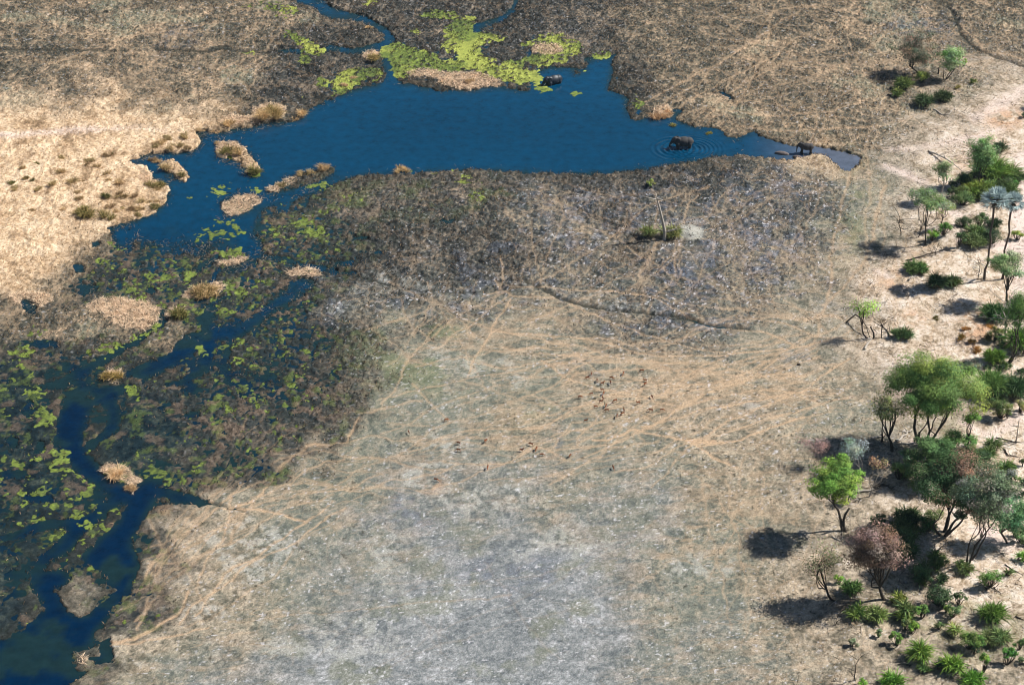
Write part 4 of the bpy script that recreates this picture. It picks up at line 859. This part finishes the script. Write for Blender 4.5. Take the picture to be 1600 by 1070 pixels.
rsb = np.random.RandomState(55)
for lab, grp, boxes, n_ in [
  ('dark undergrowth bush crowded beneath the big trees on the right', 'undergrowth beneath the big trees', [(1400,690,1470,740),(1490,690,1560,760),(1400,800,1470,880),(1370,860,1500,960),(1420,880,1510,940),(1380,820,1420,880),(1470,690,1560,720)], 42),
  ('green palm undergrowth packed along the right edge beside the biggest tree', 'undergrowth on the right edge', [(1530,570,1600,650),(1545,470,1600,600),(1560,740,1600,860)], 28),
  ('low green undergrowth around the feet of the tall pale trees and silver palms', 'undergrowth at the silver palms', [(1490,250,1600,310),(1440,340,1560,380),(1480,280,1580,320)], 18),
  ('small green scrub bush scattered over the lower right sand', 'scrub scattered on the lower right sand', [(1400,930,1600,1065),(1540,700,1600,900)], 20)]:
    for k_ in range(n_):
        b_ = boxes[k_ % len(boxes)]; big = 1.0 if n_ < 20 or 'crowded' in lab else .6
        cc_ = [(74,98,56), (90,116,64), (104,124,74), (58,82,50)][rsb.randint(4)]
        bush(lab, (rsb.uniform(b_[0], b_[2]), rsb.uniform(b_[1], b_[3])), rsb.uniform(20, 42) * big, rsb.uniform(16, 30) * big, cc_, 900 + k_ + n_ * 7, 'palm' if rsb.rand() < .5 else 'leaf', .8, group=grp)
# ------------------------------------------------------------------ tussocks of tall grass
def tussock(label, c, w_, h_, col, seed, group='grass tussocks around the pond', green=0.0):
    rs = np.random.RandomState(seed); s, dep = scale_at(c[1]); rx = w_ / 2 / s; x, y, z = put(c[0], c[1] + h_ * .25); z = max(z, 0)
    H = max(h_ / s / math.cos(dep) * .8, .5); f = Bag(); nc = int(np.clip(rx * rx * 2.2, 3, 34))
    for k in range(nc):
        a = rs.uniform(0, 6.28); r = rs.uniform(0, 1) ** .5 * rx * .72; p0 = np.array([math.cos(a) * r, math.sin(a) * r * .7, -.1]); m_ = 60; hh = H * rs.uniform(.6, 1.1)
        D = rs.normal(size=(m_, 3)) * .55; D[:, 2] = 1; D[:, :2] += rs.normal(size=2) * .25
        P = p0 + rs.normal(size=(m_, 3)) * np.array([.14, .14, .0]); cc = np.array(alb(col, .85)) * rs.uniform(.8, 1.15)
        cc = cc * rs.uniform(.75, 1.2, (m_, 1)); g = rs.rand(m_) < green; cc = np.where(g[:, None], np.array(alb((104,116,60))), cc)
        blades(f, P, D, hh * rs.uniform(.6, 1.1, m_), .075, cc, rs, .7)
    me = mesh_np('grass_tussock', np.concatenate(f.v), np.concatenate(f.f), [M_DRY], False, {'tint': np.concatenate(f.c)})
    o = link('grass_tussock', me, label=label, category='grass tussock', group=group); o.location = (x, y, z)
TA = (222,190,142); TO = (170,154,98); TG = (142,134,82)
TUS = [
 ('largest straw-coloured tussock on the far bank of the pond', (412,178), 34, 26, TA, 0), ('swept olive tussock joined to the largest straw one', (428,172), 36, 34, (206,178,124), .15),
 ('straw tussock right of the largest far-bank tussock', (466,175), 24, 18, TA, 0), ('low straw tussock left of the largest far-bank tussock', (360,192), 28, 14, TA, 0),
 ('greenish tussock on the larger reed island in the left arm', (352,234), 26, 22, TO, .3), ('straw tussock on the right of the larger reed island', (372,234), 22, 20, TA, .1),
 ('green and straw tussock at the lower tip of the larger reed island', (396,264), 24, 24, TO, .4), ('small straw tussock atop the larger reed island', (344,222), 14, 10, TA, 0),
 ('straw tussock in the middle of the small reed islet', (262,260), 22, 18, (208,180,134), .1), ('olive tussock at the lower end of the small reed islet', (283,273), 22, 22, (170,150,104), .2), ('pale little tussock at the top of the small reed islet', (245,250), 14, 10, TA, 0),
 ('straw tussock, left of the two on the spit in the pond', (468,270), 20, 18, (214,188,142), .1), ('straw tussock, right of the two on the spit in the pond', (485,268), 18, 16, (214,188,142), .1), ('rounded tan tussock at the tip of the spit, alone in open water', (507,262), 26, 18, (204,174,132), 0),
 ('biggest olive tussock at the foot of the tan grassland', (128,331), 38, 26, (176,158,100), .2), ('olive tussock right of the biggest olive one', (168,336), 28, 22, (184,164,112), .15), ('small dark tussock above the two olive ones', (164,304), 18, 14, (134,126,80), .3),
 ('olive tussock at the upper right of the tan spit', (244,286), 30, 20, (176,156,102), .2), ('tussock at the right tip of the tan spit', (242,320), 24, 16, (178,158,110), .2), ('tussock at the lower rim of the tan spit', (216,334), 18, 14, (180,158,112), .1), ('tussock in the middle of the tan spit', (192,306), 14, 12, (170,146,104), 0),
 ('small olive tussock in the open tan grass, uppermost', (57,254), 13, 11, TG, .3), ('flat olive tussock by the left edge of the tan grass', (20,284), 20, 10, TG, .2), ('small olive tussock right of the flat one', (52,281), 11, 9, (128,118,76), .2), ('tan tussock above the flat one', (38,276), 16, 9, (170,146,100), .1),
 ('tan tussock in the weedy channel north of the pond', (580,88), 28, 17, (204,178,122), .2), ('tiny tan tussock high in the northern channel', (577,41), 13, 8, TA, 0),
 ('straw heap tussock at the pond edge near the wading elephant', (1030,180), 26, 22, (224,186,144), 0), ('small straw tussock right of the straw heap', (1046,174), 14, 14, (220,184,144), 0), ('yellowish little tussock standing in water below the straw heap', (1051,195), 9, 9, (206,192,120), .3), ('round yellow clump floating right of the wading elephant', (1108,208), 10, 6, (190,176,96), .3),
 ('tan tussock in the lower left channels by the dark islet', (176,584), 38, 20, (186,158,98), .2), ('green and tan tussock in the middle of the channels', (280,487), 34, 26, (178,162,104), .4), ('long straw and green tussock above the middle channel', (318,453), 62, 22, (214,184,136), .2),
 ('bright straw tussock on the island in the lower left marsh', (178,738), 34, 22, (238,206,162), 0), ('lower bright straw tussock on the island in the lower left marsh', (204,760), 20, 18, (226,192,148), 0), ('straw tussock on the south bank of the pond', (628,265), 32, 14, (214,184,138), .1),
 ('straw tussock on the weed strip leading to the pond spit', (440,288), 26, 12, (196,172,130), .3), ('dark orange tussock, left of the orange grass', (1500,525), 16, 12, (176,136,74), .2), ('dark orange tussock in the middle of the orange grass', (1519,530), 16, 12, (166,126,70), .2),
 ('orange tussock at the bottom of the orange grass', (1522,545), 20, 12, (186,140,78), .1), ('golden tussock at the top of the orange grass', (1510,511), 16, 10, (200,150,92), 0), ('golden tussock at the top right of the orange grass', (1546,510), 18, 10, (206,158,92), 0), ('dark olive tussock left of the shade by the orange grass', (1465,496), 16, 8, (134,116,62), .3), ('big dark tussock at the right of the orange grass', (1540,524), 24, 18, (120,112,66), .4),
 ('olive grass tuft beneath the slender pale green tree, top right', (1496,135), 16, 10, (190,176,110), .2)]
for i, (lb, c, w_, h_, col, g) in enumerate(TUS): tussock(lb, c, w_, h_, col, 400 + i, green=g, group='orange grass tussocks' if 'orange' in lb else 'grass tussocks around the pond')

rsu = np.random.RandomState(66)
for k_ in range(44):
    b_ = [(150,300,258,335), (0,230,250,330), (20,260,200,330), (240,206,300,232)][k_ % 4]; g_ = rsu.rand() * .08
    wq_ = rsu.uniform(9, 20); tussock('low tan grass tussock, one of many on the bright spit left of the pond', (rsu.uniform(b_[0], b_[2]), rsu.uniform(b_[1], b_[3])), wq_, wq_ * .8, [(226,196,152), (196,174,128), (206,178,134), (180,152,116)][rsu.randint(4)], 700 + k_, group='tussocks on the tan spit', green=g_)
for k_ in range(14):
    b_ = [(400,168,470,186), (300,196,400,206), (640,118,770,136), (470,118,560,150)][k_ % 4]
    wq_ = rsu.uniform(9, 18); tussock('small straw tussock on the far bank at the waterline', (rsu.uniform(b_[0], b_[2]), rsu.uniform(b_[1], b_[3])), wq_, wq_ * .6, (220,190,148), 760 + k_, group='straw tussocks along the far bank')
# ------------------------------------------------------------------ stuff: burnt sedge tufts and fallen reeds
def scatter(name, label, cat, weight, n, seed, build, mat):
    rs = np.random.RandomState(seed); f = Bag()
    W = (weight * inside).ravel().astype(np.float64); area = np.outer(np.gradient(ys), np.gradient(xs)).ravel() / (1 + 0)
    W = W * area; cs = np.cumsum(W); k = np.searchsorted(cs, rs.rand(n) * cs[-1]); k = np.clip(k, 0, X.size - 1)
    P = np.stack([X.ravel()[k], Y.ravel()[k], np.maximum(Z.ravel()[k], -.02)], -1) + rs.uniform(-.1, .1, (n, 3)) * [1, 1, 0]
    build(f, P, k, rs); f.build(name, mat, kind='stuff', label=label, category=cat)
def sedge(f, P, k, rs):
    n = len(P); D = rs.normal(size=(n, 3)) * .8; D[:, 2] = np.abs(D[:, 2]) + .55
    cc = np.array(alb((62,62,58)))[None] * (1 - (q := rs.rand(n, 1) ** 4.0)) + np.array(alb((206,172,138)))[None] * q
    blades(f, P, D, rs.uniform(.25, .6, n), .10, cc, rs, .5)
scatter('burnt_sedge', 'short charred sedge and straw stubble standing on the dark marsh', 'sedge', (1.0 * C['D'] + .55 * C['M'] + .45 * C['B'] + .12 * C['W']) * (1 - .6 * dleft) * (Z > .0) * (.3 + clump) * (1 - track) + .8 * sst(.08, .3, wet) * sst(.75, .5, wet), 120000, 5, sedge, M_DRY)
def reeds(f, P, k, rs):
    n = len(P); D = rs.normal(size=(n, 3)); D[:, 2] = np.abs(D[:, 2]) * .18 + .04
    cc = np.array(alb((240,214,184), .95))[None] * rs.uniform(.75, 1.08, (n, 1)); blades(f, P + [0, 0, .06], D, rs.uniform(.35, .9, n), .07, cc, rs, .1)
scatter('fallen_reeds', 'flattened pinkish straw reeds lying in mats beside the water', 'reeds', sst(.3, .6, straw) * (Z > -.06) * (.25 + n_mid), 18000, 6, reeds, M_DRY)
def drygrass(f, P, k, rs):
    n = len(P); D = rs.normal(size=(n, 3)) * .7; D[:, 2] = np.abs(D[:, 2]) + .5; q = rs.rand(n, 1) ** 1.5
    cc = np.array(alb((232,194,150)))[None] * (1 - q) + np.array(alb((176,146,106)))[None] * q; blades(f, P, D, rs.uniform(.2, .5, n), .09, cc, rs, .5)
scatter('dry_grass', 'pale tan dry grass covering the upper left ground', 'grass', (C['T'] + .15 * C['S'] + .25 * C['M']) * (Z > .08) * (.25 + n_mid), 45000, 7, drygrass, M_DRY)
def litter(f, P, k, rs):
    n = len(P); leaves(f, P + [0, 0, .03], .2, np.array(alb((150,124,98), .8))[None] * rs.uniform(.35, 1.3, (n, 1)), rs, up=2)
scatter('leaf_litter', 'leaves and twigs strewn over the sandy wooded margin', 'litter', (C['S'] + .6 * C['R'] * sst(1150, 1300, U0)) * (.1 + sst(.5, .7, n_mid)), 16000, 8, litter, M_DRY)

def drowned(f, P, k, rs):
    n = len(P); P = P * [1, 1, 0]; D = rs.normal(size=(n, 3)); D[:, 2] = np.abs(D[:, 2]) * .5; q = rs.rand(n, 1) < .45
    cc = np.where(q, np.array(alb((206,182,156)))[None], np.array(alb((70,72,64)))[None]); blades(f, P, D, rs.uniform(.25, .9, n), .07, cc * rs.uniform(.7, 1.1, (n, 1)), rs, .3)
lowW = samp(blur(WL, 5), U1, V1)
scatter('drowned_reeds', 'broken reed stems standing and floating in the shallow water along the banks', 'reeds', sst(.2, .45, lowW) * sst(.97, .6, lowW) * (sst(.35, .6, n_mid + (n_fine - .5) * .5)) * sst(560, 440, V0) * (.15 + sst(560, 400, U0)) * sst(1250, 1100, U0), 5000, 10, drowned, M_DRY)
def twigs_(f, P, k, rs):
    n = len(P); D = rs.normal(size=(n, 3)); D[:, 2] = np.abs(D[:, 2]) * .15 + .03; q = rs.rand(n, 1) < .5
    cc = np.where(q, np.array(alb((226,212,196)))[None], np.array(alb((84,72,60)))[None]); blades(f, P + [0, 0, .08], D, rs.uniform(.35, 1.6, n) , .075, cc * rs.uniform(.7, 1.1, (n, 1)), rs, .08)
scatter('fallen_twigs', 'pale and dark fallen twigs littering the ground between the trees', 'twigs', (C['S'] + .5 * C['R']) * sst(1180, 1330, U0) * (.1 + sst(.45, .65, n_mid)), 5000, 9, twigs_, M_DRY)
# ------------------------------------------------------------------ animals: one continuous body each, remeshed from overlapping volumes
def ball(bm, c, r, rot=None):
    M_ = Matrix.Translation(c) @ (rot.to_matrix().to_4x4() if rot else Matrix()) @ Matrix.Diagonal((r[0], r[1], r[2], 1)); bmesh.ops.create_uvsphere(bm, u_segments=20, v_segments=12, radius=1, matrix=M_)
def limbs(bm, pts, rad, n=12):
    for i in range(len(pts) - 1):
        a, b_ = Vector(pts[i]), Vector(pts[i + 1]); d = b_ - a; q = d.to_track_quat('Z', 'Y'); M_ = Matrix.Translation((a + b_) / 2) @ q.to_matrix().to_4x4()
        bmesh.ops.create_cone(bm, cap_ends=True, segments=n, radius1=rad[i], radius2=rad[i + 1], depth=d.length, matrix=M_); ball(bm, a, (rad[i],) * 3)
    ball(bm, pts[-1], (rad[-1],) * 3)
def remeshed(name, build, vox, mat, smooth_it=3):
    bm = bmesh.new(); build(bm); me = bpy.data.meshes.new(name + '_tmp'); bm.to_mesh(me); bm.free()
    o = bpy.data.objects.new('tmp', me); COL.objects.link(o); md = o.modifiers.new('r', 'REMESH'); md.mode = 'VOXEL'; md.voxel_size = vox; md.use_smooth_shade = True
    ms = o.modifiers.new('s', 'SMOOTH'); ms.iterations = smooth_it; ms.factor = .5
    dg = bpy.context.evaluated_depsgraph_get(); m2 = bpy.data.meshes.new_from_object(o.evaluated_get(dg)); m2.name = name; m2.materials.clear(); m2.materials.append(mat)
    bpy.data.objects.remove(o); bpy.data.meshes.remove(me); return m2
def elephant(label, loc, heading, s, mat, trunkpose, head_drop=0.0, stride=.25):
    # built facing -X, shoulder height 3 m at s = 1
    def body(bm):
        ball(bm, (.25, 0, 2.0), (1.35, .78, .88)); ball(bm, (1.05, 0, 2.02), (.85, .70, .82)); ball(bm, (-.75, 0, 2.12), (.75, .62, .80)); ball(bm, (.2, 0, 2.55), (.95, .42, .42))
        hz = 2.55 - head_drop; ball(bm, (-1.45, 0, hz - .1), (.50, .44, .58)); ball(bm, (-1.30, 0, hz + .28), (.38, .36, .32)); limbs(bm, [(-.7, 0, 2.35), (-1.35, 0, hz)], [.56, .42]); ball(bm, (-1.55, 0, hz - .45), (.26, .28, .3))
        tp = {'mouth': [(-1.75, 0, hz - .15), (-2.1, 0, hz - .75), (-2.25, -.05, hz - 1.15), (-2.05, -.1, hz - 1.35), (-1.8, -.1, hz - 1.1)], 'down': [(-1.8, 0, hz - .15), (-2.02, 0, hz - .75), (-2.06, 0, hz - 1.3), (-2.06, 0, hz - 1.75), (-2.1, 0, hz - 2.1)],
              'reach': [(-1.8, 0, hz - .15), (-2.2, 0, hz - .7), (-2.45, 0, hz - 1.2), (-2.8, 0, hz - 1.45), (-3.0, 0, hz - 1.6)]}[trunkpose]
        limbs(bm, tp, [.25, .19, .15, .12, .09])
        for (x, yy, st) in ((-.85, .38, stride), (-.8, -.38, -stride * .6), (1.25, .36, -stride), (1.2, -.36, stride * .7)):
            limbs(bm, [(x, yy, 1.75), (x + st * .2, yy, .95), (x - st * .5 + .06, yy, .35), (x - st * .5, yy, .16)], [.40, .27, .22, .25])
        limbs(bm, [(1.85, 0, 2.2), (2.02, 0, 1.7), (2.0, .02, 1.15)], [.09, .05, .04])
    me = remeshed('body', body, .07, mat, 4)
    root = empty('elephant', loc, label, 'elephant', 'elephants at the pond', heading); root.scale = (s, s, s)
    link('body', me, root); hz = 2.55 - head_drop
    for sd in (1, -1):
        bm = bmesh.new()    # ear: a broad leaf-shaped flap with thickness
        ring = [(0, 0, .42), (.28, .05, .48), (.62, .12, .30), (.70, .17, -.05), (.55, .16, -.42), (.30, .12, -.72), (.10, .06, -.55), (-.02, 0, -.15)]
        vs = [[bm.verts.new((-1.2 + a, sd * (.40 + b_ + off), hz + c)) for (a, b_, c) in ring] for off in (0, .05)]
        for L_ in vs:
            cv = bm.verts.new(sum((v.co for v in L_), Vector()) / 8 + Vector((0, sd * (.04), 0)))
            for k in range(8): bm.faces.new((L_[k], L_[(k + 1) % 8], cv))
        for k in range(8): bm.faces.new((vs[0][k], vs[1][k], vs[1][(k + 1) % 8], vs[0][(k + 1) % 8]))
        bmesh.ops.recalc_face_normals(bm, faces=bm.faces); m_ = bpy.data.meshes.new('ear'); bm.to_mesh(m_); bm.free(); m_.materials.append(mat); link('ear', m_, root)
        if s > .85:
            tb = Bag(); tube(tb, [(-1.62, sd * .2, hz - .5), (-1.9, sd * .26, hz - .82), (-2.2, sd * .26, hz - .9)], [.07, .06, .02], n=8); tb.build('tusk', M_IVORY, root, True)
elephant('wading elephant with its trunk curled to its mouth, rings spreading around it', (E1[0], E1[1], -.95), R(4), 1.12, M_ELE, 'mouth', .1)
elephant('wet dark elephant deep in the water feeding among duckweed', (E2[0], E2[1], -1.45), R(28), 1.12, M_WETELE, 'reach', .15)
elephant('smaller elephant standing at the narrow end of the pond, trunk hanging down', (E3[0], E3[1], -.12), R(-6), .80, M_ELE, 'down', .0, .35)

def antelope_mesh(graze, seed):
    rs = np.random.RandomState(seed)
    def body(bm):
        ball(bm, (0, 0, .78), (.46, .17, .20)); ball(bm, (.34, 0, .80), (.22, .17, .20)); ball(bm, (-.32, 0, .80), (.22, .15, .22))
        hd = (-.95, .02, .30) if graze else (-.66, 0, 1.26); hn = (-.78, 0, .48) if graze else (-.58, 0, 1.22)
        limbs(bm, [(-.42, 0, .90), hn], [.13, .075]); limbs(bm, [hn, (hd[0] - .10, 0, hd[2] - .06)], [.085, .04])
        for sd in (1, -1):
            limbs(bm, [(hn[0] + .03, sd * .06, hn[2] + .06), (hn[0] + .06, sd * .15, hn[2] + .14)], [.035, .02])
            limbs(bm, [(-.34, sd * .09, .72), (-.34, sd * .09, .40), (-.33, sd * .09, .03)], [.075, .035, .028])
            limbs(bm, [(.42, sd * .09, .74), (.40, sd * .09, .52), (.50, sd * .09, .34), (.45, sd * .09, .03)], [.11, .055, .035, .028])
        limbs(bm, [(.55, 0, .86), (.60, 0, .62)], [.035, .02])
    me = remeshed('antelope', body, .028, M_IMP, 2)
    n = len(me.vertices); co = np.empty(n * 3, np.float32); me.vertices.foreach_get('co', co); co = co.reshape(-1, 3)
    a = me.color_attributes.new('tint', 'FLOAT_COLOR', 'POINT'); cc = np.ones((n, 4), np.float32); cc[:, :3] = alb((176,108,68))
    low = (co[:, 2] < .66) & (co[:, 2] > .55) & (abs(co[:, 0]) < .4); cc[low, :3] = alb((236,224,206)); rump = co[:, 0] > .50; cc[rump, :3] = alb((240,232,218)); top = co[:, 2] > .9; cc[top & (co[:, 0] > -.4), :3] = alb((112,62,38))
    a.data.foreach_set('color', cc.ravel()); return me
M_IMP = mat_attr('antelope_coat', 'tint', .8, .2, 8, .85, 1.15)
AMESH = [antelope_mesh(False, 1), antelope_mesh(True, 2)]
bmh = Bag()
for sd in (1, -1): tube(bmh, [(-.58, sd * .04, 1.28), (-.50, sd * .10, 1.44), (-.44, sd * .13, 1.60), (-.46, sd * .09, 1.76)], [.022, .02, .015, .006], (.04, .03, .03), n=5)
HME = mesh_np('horns', np.concatenate(bmh.v), np.concatenate(bmh.f), [M_CHAR], True)
HERD = [(924,586),(918,591),(933,596),(941,600),(954,599),(955,591),(941,610),(943,615),(924,616),(906,621),(939,628),(942,623),(961,627),(931,636),(947,635),(948,642),(975,642),(973,647),(964,651),(1019,621),(997,630),(1034,641),(1017,642),(974,584),(1003,580),(1008,595),(1008,601),(915,658)]
OUT = [((891,712),'antelope standing alone with a pale rump, right end of the lower row'),((958,731),'antelope alone, the lowest one right of the herd'),((697,657),'antelope alone on an orange patch, upper left of the scattered ones'),((639,676),'antelope farthest to the left on the meadow'),
 ((717,693),'dark antelope above its paler neighbour, left part of the meadow'),((717,704),'antelope with a white side below its darker neighbour'),((759,690),'pale-backed antelope between the left pair and the right four'),((815,704),'antelope leading the lower row, left of three in line'),((830,695),'antelope highest of the slanting line of three'),
 ((838,702),'antelope in the middle of the slanting line of three'),((846,711),'antelope lowest of the slanting line of three'),((762,731),'dark antelope grazing below the middle of the scattered ones'),((681,750),'antelope on an ochre patch, lowest of all on the left')]
rs = np.random.RandomState(77)
for i, q in enumerate([(p_, None) for p_ in HERD] + OUT):
    (px, py), lb = q; x, y, z = put(px, py + 1.5); a = rs.choice([0, 0, math.pi, math.pi / 2, -math.pi / 2, .6]) + rs.uniform(-.5, .5); k = int(rs.rand() < .7)
    r_ = empty('antelope', (x, y, z), lb or 'small reddish-brown antelope in the loose herd on the trampled meadow', 'antelope', 'antelopes scattered over the meadow', a); sc_ = rs.uniform(.50, .62); r_.scale = (sc_,) * 3
    link('body', AMESH[k], r_)
    if not k and rs.rand() < .5: link('horns', HME, r_)
# mud lumps by the small elephant, one dark lump on the meadow
def lump(label, c, r, seed, mat, name='mud_mound', cat='mud mound', rz=0):
    rs = np.random.RandomState(seed); x, y, z = put(*c)
    def b(bm):
        ball(bm, (0, 0, 0), r)
        for k in range(5): ball(bm, (rs.uniform(-.7, .7) * r[0], rs.uniform(-.5, .5) * r[1], rs.uniform(0, .4) * r[2]), tuple(v * rs.uniform(.35, .55) for v in r))
    me = remeshed(name, b, .05, mat, 3); o = link(name, me, label=label, category=cat); o.location = (x, y, max(z, 0)); o.rotation_euler.z = rz
lump('long grey mud mound in the shallow water left of the smaller elephant', (1222,241), (1.4, .55, .55), 1, M_MUD, rz=-.3)
lump('grey mud mound on the bank at the feet of the smaller elephant', (1246,247), (1.0, .5, .5), 2, M_MUD, rz=-.3)
lump('small black lump alone on the meadow left of the biggest tree', (1248,570), (.35, .25, .28), 3, M_CHAR, 'dark_rock', 'rock')

# ------------------------------------------------------------------ thin dry-season haze filling the air round the camera and the land
bm = bmesh.new(); bmesh.ops.create_cube(bm, size=1, matrix=Matrix.Translation((0, 1500, 86)) @ Matrix.Diagonal((9400, 10400, 178, 1)))
me = bpy.data.meshes.new('haze'); bm.to_mesh(me); bm.free(); m = bpy.data.materials.new('haze_air'); m.use_nodes = True; nt = m.node_tree; nt.nodes.clear()
o_ = nt.nodes.new('ShaderNodeOutputMaterial'); v_ = nt.nodes.new('ShaderNodeVolumePrincipled'); v_.inputs['Color'].default_value = (.6, .86, 1, 1); v_.inputs['Density'].default_value = .00004; v_.inputs['Anisotropy'].default_value = .3
nt.links.new(v_.outputs[0], o_.inputs['Volume']); me.materials.append(m); link('haze', me, kind='stuff', label='thin pale haze in the air over the floodplain', category='haze')
